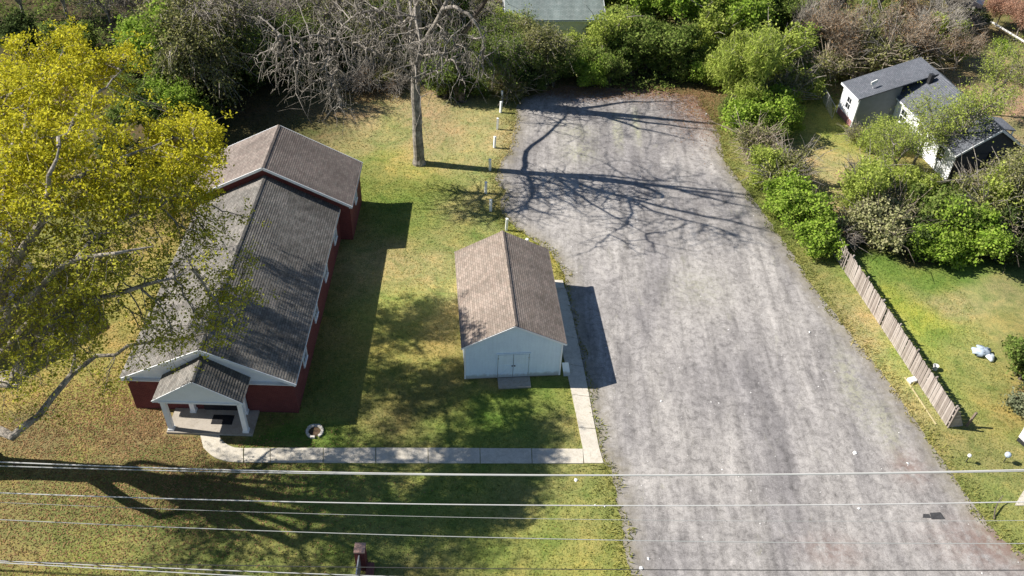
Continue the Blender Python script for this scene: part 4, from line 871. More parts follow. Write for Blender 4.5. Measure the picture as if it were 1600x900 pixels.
def plant(kind, p, s=1, label=None, sz=None, var=None):
    i = CNT.get(kind, 0); CNT[kind] = i + 1; vs = PR[kind]; w, c = vs[i % len(vs) if var is None else var]
    root = empty(KIND[kind][0], (*p, 0), rv.uniform(0, 6.28)); root.scale = (s, s, sz or s * rv.uniform(.92, 1.08))
    tag(root, label or GRP[kind][0], KIND[kind][1], None if label else GRP[kind][1])
    if not label: AUTO.setdefault(kind, []).append(root)
    if w: obj('trunk' if KIND[kind][1] == 'tree' else 'stems', w, root)
    if c: obj('crown' if KIND[kind][1] == 'tree' else 'foliage', c, root)
    return root

# hedge along the right edge of the lot, from the woods down to the plank fence
for k, p, s, lb in [
 ('willow', (20.13, 74.55), 1.1, 'feathery yellow-green willow-like tree at the far right corner of the lot'),
 ('bright', (20.37, 70.49), 1.15, 'bright green bush just in front of the feathery yellow-green tree'),
 ('bright', (22.59, 71.59), 1.1, 'bright green bush at the left end of the yellow yard of the white house'),
 ('green', (19.80, 72.44), .7, 'low dark green bush at the foot of the feathery yellow-green tree'),
 ('brush', (21.58, 66.01), .8, 'tangled brown and green scrub half way down the right edge of the lot'),
 ('olive', (20.21, 67.09), .85, 'olive scrub bush on the lot edge beside the brown scrub'),
 ('lime', (21.26, 62.77), .8, None), ('olive', (22.06, 62.19), .8, None), ('bright', (21.60, 59.80), .85, 'green bush on the lot edge above the bright pair by the fence'),
 ('bright', (21.98, 57.08), 1.05, 'bright green bush on the lot edge, left of the fence top'), ('olive', (23.21, 57.60), .6, None),
 ('bright', (23.24, 54.11), 1.0, 'bright green bush at the very top end of the plank fence'), ('brush', (24.79, 55.03), .5, 'small grey brush heap behind the top of the plank fence'),
 ('green', (22.38, 68.86), .55, None), ('bright', (24.27, 71.20), .6, None), ('olive', (24.20, 75.43), .9, None)]: plant(k, p, s, lb)
# right thicket below the white house
for k, p, s, lb in [
 ('cream', (28.03, 54.74), .95, 'cream-green bush directly right of the top of the plank fence'), ('cream', (26.43, 55.64), .8, None), ('olive', (29.77, 57.73), .9, None), ('cream', (29.75, 55.92), .8, None),
 ('lime', (27.61, 59.26), .9, None), ('dark', (30.59, 54.55), .8, None), ('green', (32.91, 58.00), 1.1, None), ('lime', (31.87, 59.62), .9, None),
 ('bright', (31.43, 53.61), .95, 'lime green bush at the thicket front, left of the pair above the lawn'), ('bright', (34.58, 54.25), 1.1, 'lime green bush at the thicket front above the middle of the right lawn'), ('green', (33.87, 56.25), .9, None), ('olive', (36.30, 57.44), 1, None),
 ('dark', (36.90, 54.28), .85, None), ('brush', (38.38, 55.58), .9, None), ('olive', (40.40, 59.48), 1, None), ('dark', (38.60, 56.81), .9, None), ('vine', (39.06, 59.37), .7, 'grey drooping tree above the shaded right end of the thicket'), ('lime', (37.93, 58.42), .9, None),
 ('lime', (30.23, 62.17), .8, 'pale green bush right of the worn yellow yard'), ('olive', (28.86, 62.05), .7, None), ('lime', (32.73, 60.76), .6, None), ('green', (35.05, 60.60), .7, None), ('olive', (38.50, 62.16), .65, None), ('brush', (42.20, 63.41), .7, None),
 ('dark', (41.38, 58.71), 1, None), ('dark', (40.20, 54.54), .9, None), ('brush', (36.72, 61.64), .6, None),
 ('bright', (31.24, 68.95), .75, 'bright green bush against the left wall of the white house'), ('green', (32.77, 69.31), .6, None), ('olive', (30.27, 69.60), .5, None),
 ('green', (33.86, 41.49), .85, 'round green bush at the right edge of the lawn by the tarp'), ('ggreen', (32.81, 38.01), 1.1, 'small grey-green bush below the round one at the right edge'), ('dark', (34.04, 40.26), .5, None)]: plant(k, p, s, lb)
for k, p, s, lb in [('fresh', (31.16, 63.00), .75, 'light green airy tree in front of the white house wall, left of the thicket'), ('fresh', (37.37, 66.45), .92, 'tall airy light green tree spreading over the roof of the white house'),
 ('fresh', (43.86, 76.20), .8, 'light green round-headed tree behind the roof of the white house'), ('fresh', (30.52, 65.83), .7, None), ('fresh', (34.11, 66.15), .8, 'light green airy tree hiding the middle of the white house side wall')]:
    plant(k, p, s, lb, var=0 if s > .9 else None)
# growth behind the far end of the lot
for k, p, s, lb in [
 ('green', (-7.50, 74.38), .85, 'round green bush beside the ivy covered trunk'), ('green', (-4.22, 74.71), .6, None), ('vine', (-2.79, 76.33), .75, None), ('dark', (-0.05, 76.36), .9, None), ('olive', (-0.92, 75.05), .8, None), ('vine', (1.45, 78.41), .7, None), ('green', (2.39, 77.61), .9, None), ('green', (1.17, 76.74), .5, None),
 ('bright', (6.72, 77.94), .8, 'bright green bush at the head of the lot, left of the dark gap'), ('green', (8.31, 78.74), .7, None), ('bright', (4.80, 81.38), .6, None), ('green', (6.82, 80.93), 1, None), ('lime', (4.84, 84.00), .7, 'small yellow-green bush in the sunny clearing behind the lot'),
 ('green', (10.64, 81.07), 1.1, None), ('green', (12.32, 82.19), 1.25, None), ('green', (14.14, 81.05), 1.1, None), ('green', (16.00, 80.58), .9, None), ('lime', (8.77, 81.81), 1, None), ('lime', (8.65, 85.98), 1, None), ('green', (10.89, 84.80), 1.1, None),
 ('tall', (13.06, 87.20), .9, None), ('tall', (10.25, 90.66), .9, None), ('tall', (15.95, 86.07), .9, None), ('lime', (18.27, 83.51), 1.1, None), ('tall', (19.51, 87.92), .9, None), ('tall', (21.79, 85.28), .85, None), ('tall', (24.57, 89.98), .9, None), ('bright', (17.75, 79.47), .8, None), ('bright', (19.53, 80.95), .9, None),
 ('tall', (15.34, 93.63), .9, None), ('tall', (21.79, 94.38), 1, None), ('tall', (27.26, 93.41), .9, None), ('tall', (27.76, 88.84), .7, None), ('lime', (8.83, 89.72), .9, None), ('bright', (12.33, 90.90), 1.3, None), ('tall', (18.70, 98.21), 1, None), ('tall', (12.88, 98.37), .9, None),
 ('lime', (23.28, 78.77), 1.2, None), ('olive', (25.24, 80.90), 1.2, None), ('bright', (23.70, 72.82), .9, None), ('green', (26.20, 77.82), .9, None), ('lime', (27.65, 78.21), .8, None), ('dark', (26.27, 79.71), .8, None), ('olive', (30.12, 81.41), .9, None), ('green', (24.89, 75.85), .6, None),
 ('baretan', (30.75, 84.16), .8, None), ('baretan', (28.68, 86.75), .8, None), ('olive', (33.48, 87.28), 1.2, None), ('green', (36.78, 86.63), 1.25, 'rounded green tree-like bush among the bare trees behind the white house'), ('olive', (33.57, 82.43), 1.3, None), ('olive', (36.03, 82.03), 1.2, None),
 ('baretan', (37.96, 84.25), .8, None), ('baretan', (41.66, 87.74), .8, None), ('baretan', (40.60, 93.35), .9, None), ('baretan', (44.97, 93.85), .8, None), ('baretan', (34.16, 95.83), .9, None), ('baretan', (39.81, 98.17), .9, None), ('olive', (40.07, 84.75), 1, None), ('lime', (43.41, 86.93), .8, None), ('olive', (43.22, 90.57), 1, None),
 ('dark', (49.35, 94.67), .7, 'dark green bush by the parked car at the top right'), ('bright', (50.62, 89.60), .42, 'small vivid yellow-green bush alone on the bare ground at the top right'), ('pink', (53.42, 92.93), .62, 'pinkish blossoming tree at the top right corner, nearer one'), ('pink', (56.67, 98.47), .7, 'pinkish blossoming tree cut by the top right corner'), ('pink', (52.54, 96.01), .5, 'small pinkish tree left of the blossoming pair'),
 ('brush', (47.34, 92.56), .7, None), ('baretan', (44.06, 84.90), .5, None), ('brush', (50.14, 82.84), .7, None)]: plant(k, p, s, lb)
# wood behind the church
for k, p, s, lb in [
 ('bare', (-27.73, 75.98), .85, None), ('bare', (-23.80, 77.41), .85, None), ('vine', (-21.39, 77.67), .85, None), ('bare', (-18.64, 79.53), .85, None), ('vine', (-14.17, 78.96), .7, None), ('bare', (-32.41, 79.38), .85, None), ('bare', (-36.92, 81.62), .8, None), ('bare', (-41.10, 82.57), .8, None), ('bare', (-46.54, 84.87), .8, None), ('bare', (-51.55, 85.79), .8, None),
 ('green', (-19.09, 76.63), .55, 'small bright green bush under bare branches behind the church'), ('green', (-15.86, 77.87), .75, None), ('green', (-17.41, 79.66), 1.1, None), ('green', (-13.34, 77.49), .5, None), ('green', (-11.02, 78.77), .9, None), ('brush', (-14.47, 74.88), .7, 'brown brush pile on the lawn edge behind the church'), ('brush', (-16.25, 74.69), .45, None),
 ('olive', (-23.08, 79.72), 1, None), ('green', (-27.36, 79.26), 1, None), ('dark', (-30.45, 76.96), .9, None), ('dark', (-34.88, 83.27), 1, None), ('bare', (-27.32, 84.12), .9, None), ('bare', (-22.52, 86.14), .9, None), ('bare', (-17.19, 86.00), .9, None), ('vine', (-12.35, 84.36), .9, None), ('bare', (-32.34, 88.04), .9, None), ('bare', (-26.67, 92.73), .9, None), ('bare', (-20.66, 94.29), .9, None),
 ('vine', (-8.97, 83.32), .9, None), ('bare', (-5.02, 82.36), .7, None), ('lime', (-4.55, 85.23), 1, None), ('vine', (-1.76, 81.08), .7, None), ('bare', (-14.18, 93.40), .9, None), ('lime', (-7.94, 86.31), 1.1, None), ('green', (-2.37, 80.61), 1, None), ('lime', (-2.85, 83.99), 1, None), ('olive', (-5.71, 92.77), 1.2, None),
 ('dark', (-37.54, 76.20), 1, None), ('green', (-43.22, 78.20), 1, None), ('dark', (-48.52, 78.96), 1, None), ('bare', (-33.22, 74.16), .7, None),
 ('vine', (-27.99, 70.55), 1, None), ('bare', (-27.66, 73.52), 1, None), ('tall', (-31.64, 70.18), .9, None), ('vine', (-25.92, 73.70), .95, None), ('dark', (-28.32, 67.74), 1.1, None), ('dark', (-26.99, 70.08), .9, None), ('vine', (-31.40, 73.13), 1, None), ('dark', (-23.57, 76.41), 1, None), ('dark', (-24.90, 74.41), .8, None),
 ('tall', (-31.22, 63.80), .72, 'dark green leafy tree between the yellow tree and the wood'), ('tall', (-28.62, 65.07), .6, 'smaller green tree right of the dark green one behind the church'), ('green', (-26.99, 64.20), .7, 'low dark green bush in the shade left of the church rear wing'), ('dark', (-31.88, 60.34), 1, None), ('green', (-20.97, 75.68), .6, None), ('brush', (-11.75, 74.79), .45, None), ('olive', (-13.07, 75.63), .6, None), ('green', (3.95, 79.31), .6, None), ('lime', (-7.45, 80.74), .8, None)]: plant(k, p, s, lb)

# --- the big bare tree on the lawn
def skeleton_tree(name, base, limbs, att, seed, barkm, rtip=.014, expo=.46, ntw=3, droop=.3, twl=(.4, 1.2), wob=.08):
    """limbs: (points, radii) in world metres; att: attractor points, each grown from the nearest limb point"""
    rg = np.random.default_rng(seed); B = np.array([base[0], base[1], 0]); segs = []; nodes_ = []; parts = []
    for li, (pts, rs) in enumerate(limbs):
        pts = np.array(pts, float) - B; P = [pts[0]]; Rr = [rs[0]]
        for i in range(len(pts) - 1):      # densify with a little wobble
            L = np.linalg.norm(pts[i + 1] - pts[i]); k = max(2, int(L / .9))
            for j in range(1, k + 1):
                t = j / k; q = pts[i] * (1 - t) + pts[i + 1] * t
                if j < k: q = q + rg.normal(0, wob * (.6 + .6 * (li > 0)), 3)
                P.append(q); Rr.append(rs[i] * (1 - t) + rs[i + 1] * t)
        b = MB().tube(P, Rr, 12 if rs[0] > .15 else 7); parts.append(b)
        if li > 0: nodes_ += [(p) for p in P[2:]]
        else: nodes_ += [P[-1]]
    N = np.array(nodes_); A_ = att - B; idx = np.argmin(((A_[:, None, :] - N[None]) ** 2).sum(2), 1)
    for j in np.unique(idx): grow(N[j], A_[idx == j], rg, rtip, expo, segs, 0, .12)
    n = len(A_) * ntw; o = np.repeat(A_, ntw, 0); d = rg.normal(0, .7, (n, 3)); d[:, 2] -= droop; L = rg.uniform(*twl, (n, 1))
    md = o + d * L * .5 + rg.normal(0, .05, (n, 3)); e = o + d * L; e[:, 2] -= droop * .4
    for i in range(n): segs.append((o[i], md[i], e[i], rtip * .9, rtip * .7, rtip * .45))
    root = empty(name, (base[0], base[1], 0))
    tr = parts[0].build('trunk', barkm, root)
    for q in parts[1:]: q.build('limb', barkm, root)
    tm = wood_mesh(segs, barkm, name='branches'); tag(obj('branches', tm, root), kind='stuff')
    return root, A_, md, e
def LP(*a): return a
T0 = (-8.32, 62.97)
trunk = [(T0[0], T0[1], -.1), (T0[0], T0[1], .5), (-8.38, 63.00, 3.38), (-8.40, 63.00, 5.74), (-8.41, 63.10, 7.38), (-8.21, 63.20, 9.26), (-8.03, 63.30, 10.55), (-8.06, 63.40, 13.07), (-8.6,63.2,17.5), (-8.4,62.8,21), (-7.8,62.6,23.5)]
limbs = [(trunk, [.62, .46, .40, .38, .36, .33, .27, .23, .19, .13, .05]),
 ([(-8.05, 63.20, 9.81), (-7.14, 63.00, 11.79), (-6.13, 62.80, 13.74), (-5.14, 62.20, 14.21), (-4.15, 61.50, 14.04), (-3.37, 61.00, 13.19), (-2.91, 60.60, 11.90)], [.22, .19, .17, .15, .12, .07, .03]),
 ([(-6.13, 62.80, 13.74), (-5.48, 63.00, 15.34), (-4.5,63,18), (-3,62.6,21), (-2,61.5,23)], [.16, .13, .10, .07, .03]),
 ([(-8.27, 63.20, 8.99), (-9.11, 63.40, 10.97), (-9.47, 63.80, 12.82), (-9.72, 64.00, 15.19), (-10.5,64,19), (-11,64.5,22)], [.2, .17, .14, .12, .08, .03]),
 ([(-9.11, 63.40, 10.97), (-8.90, 62.00, 12.92), (-7.88, 61.00, 14.64), (-7.5,59.5,16), (-7,58,20), (-7.5,57,22.5)], [.15, .13, .12, .10, .07, .03]),
 ([(-8.39, 63.10, 7.94), (-9.87, 62.00, 9.62), (-11.93, 60.50, 11.51), (-13.31, 59.50, 12.42), (-14.55, 58.50, 13.28), (-15.67, 58.00, 13.22), (-16.85, 57.50, 13.58)], [.13, .11, .12, .10, .08, .05, .03]),
 ([(-8.40, 63.10, 7.66), (-9.1,66.5,8.5), (-9.4,69.5,10.3), (-9.9,73,12.2), (-10.2,75.5,13.2)], [.18, .15, .12, .08, .03]),
 ([(-8.37, 63.10, 7.10), (-7.45, 62.00, 8.69), (-6.11, 61.00, 9.98), (-5.34, 60.50, 10.95), (-4.97, 60.00, 12.34)], [.12, .09, .07, .05, .03]),
 ([(-8.5, 62.9, 10.2), (-8.2, 61.4, 13.5), (-7.2, 59.9, 17.5), (-6.2, 58.8, 21), (-6, 58, 23)], [.18, .16, .13, .09, .04]),
 ([(-7.9, 60.9, 14.8), (-7.7, 58.9, 14.8), (-7.2, 57.2, 13.8), (-7.4, 55.8, 12.8)], [.10, .09, .06, .03]),
 ([(-8.5, 62.9, 10.2), (-7.7, 60.6, 11.2), (-6.6, 58.2, 12.4), (-5.4, 56.2, 13.6)], [.12, .10, .07, .03]),
 ([(-8.4, 62.8, 19), (-6.9, 61.6, 21), (-5.6, 61, 23)], [.13, .10, .03]),
 ([(-9.41, 63.60, 12.41), (-10.83, 62.00, 13.80), (-12.06, 61.00, 13.94), (-13.13, 60.20, 13.28), (-13.92, 60.00, 11.85), (-13.73, 60.00, 9.81)], [.12, .10, .08, .06, .05, .02])]
rg = np.random.default_rng(9)
def cloud(c, r, n, sz=1): return np.array(c) + rg.normal(0, 1, (n, 3)) * np.array([r, r, r * sz]) * .6
att = np.concatenate([cloud((-8.21, 62.50, 9.89), 1.6, 60), cloud((-3.96, 61.00, 10.88), 1.6, 60, 1.3), cloud((-10.32, 61.00, 12.06), 2.2, 110), cloud((-14.59, 58.50, 11.56), 1.7, 120, 1.5), cloud((-17.04, 57.50, 12.18), 1.8, 90, 1.3), cloud((-14.02, 60.00, 8.21), .9, 50, 2.2), cloud((-12.13, 61.00, 12.96), 2.4, 120),
   cloud((-7, 62, 20.5), 3.6, 60, .8), cloud((-4.5, 61.5, 21), 2.6, 30), cloud((-6.5, 57.8, 19), 2.8, 60), cloud((-6.6, 56.3, 13.5), 2.4, 50), cloud((-11, 65, 19), 3, 40), cloud((-8, 60, 15), 3, 50), cloud((-10, 73, 12), 2.2, 60), cloud((-5.74, 62.50, 12.61), 2, 70)])
r_, _, _, _ = skeleton_tree('bare_lawn_tree', T0, limbs, att, 5, 'bark_trunk', rtip=.024, expo=.5, ntw=2, droop=.55, wob=.045)
tag(r_, 'tall bare tree with pale forked trunk standing alone on the lawn behind the sheds', 'tree'); r_['label'] = 'tall bare tree with pale trunk standing alone on the lawn by the far white posts'
# --- ivy clad tree at the far left corner of the lot
T1 = (-5.77, 73.84); x, y = T1
limbs = [([(x, y, -.1), (x, y, .6), (x - .1, y, 4), (x - .1, y + .1, 8), (x + .2, y, 12), (x + .5, y, 17), (x + .6, y, 21)], [.8, .62, .52, .45, .36, .22, .06]),
 ([(x - .1, y, 6), (x + 2, y - .6, 9.5), (x + 3.5, y - 1.2, 13), (x + 4, y - 1.5, 17)], [.26, .2, .14, .04]), ([(x - .1, y, 7), (x - 2.2, y + .3, 10), (x - 3.8, y, 14), (x - 4, y, 18)], [.24, .18, .13, .04]), ([(x + .1, y, 9.5), (x + .5, y + 2.4, 13), (x + .8, y + 3.6, 17.5)], [.22, .14, .04]), ([(x + .1, y, 11), (x - .8, y - 2, 15), (x - 1, y - 3, 19)], [.2, .12, .04])]
att = np.concatenate([cloud((x, y, 13), 4.6, 120, .9), cloud((x, y, 18), 4.4, 90, .6)])
r_, _, _, _ = skeleton_tree('ivy_tree', T1, limbs, att, 6, 'bark_dark', ntw=3, droop=.3)
q = rg.random((520, 2)); V, F = leaves_at(np.stack([(.62 - q[:, 0] * .1) * np.cos(q[:, 1] * 6.283), (.62 - q[:, 0] * .1) * np.sin(q[:, 1] * 6.283), q[:, 0] * 10], 1), 6, .16, .12, rg, 0, .8)
obj('ivy', np_mesh('ivy', V, F, 'ivy'), r_)
tag(r_, 'big tree with ivy-covered dark trunk at the far left corner of the lot', 'tree')

# --- the big yellow tree at the left
T2 = (-29.9, 30.3); x, y = T2
limbs = [([(x, y, -.15), (x, y, .4), (x + .1, y + .1, 2.5), (x + .3, y + .3, 5), (x + .5, y + .6, 7.5)], [1.3, .9, .75, .68, .6]),
 ([(x + .4, y + .4, 4.6), (-24.82, 28.07, 5.60), (-23.86, 29.14, 6.00), (-22.82, 31.37, 6.80), (-21.71, 32.22, 7.40), (-19.98, 32.51, 8.00), (-17.69, 32.35, 8.70), (-15.47, 32.36, 9.40), (-14.13, 33.63, 10.20)], [.36, .22, .17, .15, .11, .09, .07, .05, .03]),
 ([(x + .4, y + .6, 7), (-22.90, 27.29, 10.50), (-22.33, 28.34, 11.50), (-21.34, 29.19, 12.40), (-20.48, 29.84, 13.00), (-19.19, 30.02, 13.60), (-17.57, 30.05, 14.20), (-16.13, 30.10, 14.80), (-14.73, 30.88, 15.00)], [.38, .3, .25, .21, .18, .15, .12, .07, .03]),
 ([(x + .5, y + .6, 7.4), (-24.04, 29.07, 12.00), (-22.79, 29.32, 13.40), (-21.47, 29.35, 14.40), (-20.50, 29.50, 15.40), (-19.24, 29.76, 16.20), (-17.46, 29.81, 16.60), (-16.10, 30.66, 16.40)], [.36, .28, .22, .17, .14, .11, .08, .03]),
 ([(x + .5, y + .6, 7.4), (-23.93, 30.20, 13.00), (-22.30, 30.47, 15.60), (-21.02, 31.09, 17.20), (-20.81, 31.69, 18.00), (-20.58, 32.00, 19.00), (-20.16, 32.80, 20.00)], [.4, .3, .24, .18, .15, .10, .03]),
 ([(-21.02, 31.09, 17.20), (-20.75, 32.51, 17.60), (-20.16, 33.36, 18.00), (-19.13, 34.50, 18.00), (-18.40, 36.46, 17.60), (-17.81, 38.98, 16.80)], [.16, .13, .11, .09, .06, .03]),
 ([(-19.24, 29.76, 16.20), (-18.86, 31.13, 16.40), (-18.10, 32.91, 16.20), (-17.20, 34.44, 15.80), (-16.53, 36.81, 15.00)], [.12, .10, .08, .06, .03]),
 ([(-22.30, 30.47, 15.60), (-23.06, 31.90, 17.00), (-23.63, 34.52, 18.00), (-24.58, 38.16, 18.20), (-26.04, 42.72, 17.80)], [.2, .15, .12, .08, .03]),
 ([(-20.53, 33.40, 19.60), (-21.57, 37.44, 18.80), (-22.21, 41.71, 17.80), (-22.70, 45.32, 17.00)], [.10, .08, .06, .03]),
 ([(-22.84, 27.30, 10.50), (-22.72, 28.25, 10.80), (-22.73, 29.31, 11.00), (-23.06, 30.64, 11.40)], [.14, .12, .09, .04]),
 ([(-22.82, 31.37, 6.80), (-22.74, 32.23, 7.60), (-22.52, 33.61, 8.40)], [.12, .08, .03]),
 ([(x + .5, y + .6, 7.4), (x + 2.2, y - 1, 12), (x + 4, y - 2.6, 16), (x + 6, y - 4, 18.5)], [.24, .18, .12, .04]), ([(x + .5, y + .6, 7.4), (x + .5, y - 1.5, 12), (x - .5, y - 3, 16)], [.22, .15, .04]), ([(x + .5, y + .6, 7.4), (x + 1.5, y + .4, 13), (x + 2.5, y - .5, 18), (x + 3, y - 1, 21)], [.25, .19, .12, .04]),
 ([(x + .3, y + .2, 5.2), (x + 4, y + .8, 8.5), (x + 8, y + .6, 12.5), (x + 11, y - .5, 15)], [.22, .16, .10, .04]), ([(x + .4, y + .4, 6), (x - 3, y + 1, 9), (x - 5, y + 2, 13), (x - 6, y + 2, 16)], [.36, .26, .16, .05])]
rg = np.random.default_rng(21)
dense = [((-27.65, 44.59, 17.50), 2.6), ((-25.72, 45.76, 17.20), 2.6), ((-23.72, 45.98, 16.80), 1.9), ((-25.95, 39.64, 18.00), 2.6), ((-23.75, 39.86, 18.00), 2.6), ((-19.64, 39.29, 16.50), 1.8), ((-23.32, 34.87, 18.50), 2.4), ((-20.83, 35.38, 18.50), 2.4), ((-18.09, 41.21, 15.60), 2.3), ((-17.60, 40.47, 14.80), 1.6), ((-17.22, 36.71, 16.20), 2.4), ((-18.11, 42.85, 14.80), 1.5),
         ((-22.44, 32.54, 18.00), 2.0), ((-20.23, 32.44, 17.50), 1.9), ((-18.71, 34.31, 17.00), 2.2), ((-28.41, 38.56, 17.00), 3.5), ((-25.54, 32.05, 16.00), 3.5)]
thin = [((-21.81, 31.05, 17.00), 2), ((-19.88, 31.21, 17.00), 1.8), ((-18.75, 33.32, 16.60), 1.8), ((-17.36, 34.81, 15.60), 1.8), ((-21.85, 30.26, 15.80), 2), ((-19.20, 30.23, 16.00), 1.8), ((-17.57, 31.28, 16.00), 1.5), ((-23.21, 30.02, 14.00), 1.7), ((-20.63, 29.77, 14.40), 1.6), ((-18.85, 30.10, 15.00), 1.4), ((-22.19, 29.63, 12.00), 1.5), ((-20.26, 29.69, 12.50), 1.3), ((-23.19, 28.44, 11.00), 1.2), ((-16.28, 35.73, 14.60), 1.3), ((-15.22, 35.02, 14.00), 1.2),
        ((-15.67, 32.22, 14.60), 1.4), ((-16.61, 31.45, 14.00), 1.3), ((-15.69, 34.46, 14.00), 1.4), ((-16.61, 29.86, 13.00), 1.2), ((-14.32, 30.29, 11.50), 1.0), ((-14.49, 31.83, 13.00), 1.4), ((-13.58, 32.83, 12.60), 1.2), ((-16.31, 30.77, 13.00), 1.0), ((-15.16, 30.61, 12.40), 1.3), ((-13.76, 30.93, 12.20), 1.1), ((-17.27, 29.97, 11.60), .9), ((-14.11, 36.71, 13.60), .5), ((-13.44, 34.35, 13.00), .5), ((-18.41, 30.17, 13.40), .9), ((-12.74, 32.40, 12.20), .8), ((-16.33, 29.69, 11.30), .8), ((-22.12, 32.32, 8.50), .6), ((-22.82, 31.86, 7.50), .8), ((-23.70, 29.15, 6.50), .8), ((-19.65, 31.60, 8.00), .8), ((-21.20, 30.62, 7.00), .8), ((-16.84, 31.73, 9.00), .7), (x + 8, y + .4, 13, 1.8), (x + 11, y - .5, 15, 1.8), (x + 5, y + 1, 11, 1.4), ((-22.26, 29.22, 14.00), 2), ((-21.31, 27.60, 12.00), 1.5), ((-20.51, 28.48, 12.00), 1.4), ((-19.35, 28.89, 12.50), 1.2), ((-20.48, 29.47, 13.50), 1.6), ((-22.84, 27.30, 10.50), 1.3), ((-18.72, 30.88, 15.50), 1.5), ((-21.56, 30.34, 15.00), 1.7)]
off = [((-27, 27, 17), 3.0), ((-24, 25.5, 18), 2.4), ((-29, 33, 17), 3.0), ((-27, 29, 20), 2.6), ((-23.5, 28, 19), 2.2), ((-31, 26, 14), 3), ((-26, 23.5, 16), 2.2), ((-30, 29, 12.5), 2.2), ((-33, 31, 15), 3), ((-26, 30, 14.5), 2.0), ((-25, 25, 13.5), 1.8), ((-22.5, 31, 17.5), 1.8)]  # unseen part of the crown, added to shade the lower-left lawn
low = [((-32.10, 47.51, 9.00), 3), ((-27.44, 47.19, 9.00), 3)]
def sph(c, r, n): 
    d = rg.normal(0, 1, (n, 3)); d /= np.linalg.norm(d, axis=1, keepdims=True); return np.array(c) + d * (rg.random((n, 1)) ** .4 * r) * np.array([1, 1, .72])
A1 = np.concatenate([sph(c, r, int(7 * r * r)) for c, r in dense]); A2 = np.concatenate([sph(c, r, int(9 * r * r)) for c, r in off] + [sph(t[0] if len(t) == 2 else t[:3], t[-1], max(4, int((9.5 if (t[0] if len(t) == 2 else t)[0] > -21.5 else 4.5) * t[-1] ** 2))) for t in thin if t[-1] > 0])
r_, AA, md, e = skeleton_tree('yellow_tree', T2, limbs, np.concatenate([A1, A2]), 8, 'bark_limb', rtip=.015, expo=.44, ntw=3, droop=.1, twl=(.25, .9))
n1 = len(A1) * 3
V, F = leaves_at(np.concatenate([AA[:len(A1)], e[:n1]]), 24, .19, .085, rg, .2, .6); obj('crown', np_mesh('crown', V, F, 'leaf_yellow'), r_)
V, F = leaves_at(e[n1:], 12, .16, .075, rg, .2, .6); obj('crown', np_mesh('crown', V, F, 'leaf_yellow_thin'), r_)
tag(r_, 'huge yellow-flowering tree at the left reaching over the church roof with long pale limbs', 'tree')

# ---------------------------------------------------------------- grass, litter and weeds
rg = np.random.default_rng(4)
def loc_mask(X, Y, root, x0, x1, y0, y1):
    c, s = math.cos(-root.rotation_euler.z), math.sin(-root.rotation_euler.z); dx, dy = X - root.location.x, Y - root.location.y
    u, v = dx * c - dy * s, dx * s + dy * c; return (u > x0) & (u < x1) & (v > y0) & (v < y1)
WALKP = [(-18.01, 33.37), (-17.53, 32.25), (-16.81, 31.56), (-15.92, 31.29), (5.87, 32.53), (5.35, 36.20), (5.08, 38.84), (3.84, 48.01), (2.51, 48.61), (3.97, 38.76), (4.58, 33.62), (-15.33, 32.40), (-16.62, 32.88), (-16.99, 33.63)]
def free(X, Y, lotm=0.05):
    k = ~inside(LOT, X, Y) & ~inside(WALKP, X, Y) & ~loc_mask(X, Y, CH, -4.9, 4.9, 0, 22.1) & ~loc_mask(X, Y, CH, -2.7, 2.9, -2.05, .1) & ~loc_mask(X, Y, SH, -3.05, 3.05, -.98, 9.2) & ~loc_mask(X, Y, NH, -7.2, 3.2, -.1, 12.4)
    return k & (Y > 20)
def blades(name, n, xr, yr, h, w, mat, label, kind='stuff', lean=.5, dens=None, creep=False):
    X = rg.uniform(*xr, n); Y = rg.uniform(*yr, n); k = free(X, Y) if not creep else ((free(X, Y)) | (inside(LOT, X, Y) & (edge_dist(LOT, X, Y) < .15 + .55 * np.abs(np.sin(X * 2.1 + Y * 1.3) * np.sin(Y * .83 - X * .4)))))
    if dens is not None: k &= rg.random(n) < dens(X, Y)
    X, Y = X[k], Y[k]; n = len(X); a = rg.random(n) * 6.283; hh = h * rg.uniform(.5, 1.5, n); dx, dy = np.cos(a) * w, np.sin(a) * w; lx, ly = rg.normal(0, lean, (2, n)) * hh
    V = np.stack([np.stack([X - dx, Y - dy, np.zeros(n)], 1), np.stack([X + dx, Y + dy, np.zeros(n)], 1), np.stack([X + lx, Y + ly, hh], 1)], 1).reshape(-1, 3)
    me = np_mesh(name, V, np.arange(3 * n).reshape(n, 3), mat)
    if mat == 'grass_blade': set_tint(me, V)
    return tag(obj(name, me), label, cat_, kind=kind)
cat_ = 'grass'
blades('grass', 170000, (-32, 33), (21, 60), .07, .035, 'grass_blade', 'short patchy yellow-green grass covering the lawns')
blades('far_grass', 90000, (-30, 50), (56, 92), .06, .06, 'grass_blade', 'rough grass on the far lawn and round the white house')
cat_ = 'weeds'
def near_lot(X, Y): d = edge_dist(LOT[::1], X, Y); return np.exp(-(d / .8) ** 2) * ((Y < 76)) + .5 * np.exp(-((edge_dist(WALKP, X, Y)) / .25) ** 2) * 0
blades('edge_weeds', 140000, (-3, 33), (22, 78), .16, .04, 'grass_blade', 'rough weeds and long grass fringing the gravel lot', dens=near_lot, lean=.7, creep=True)
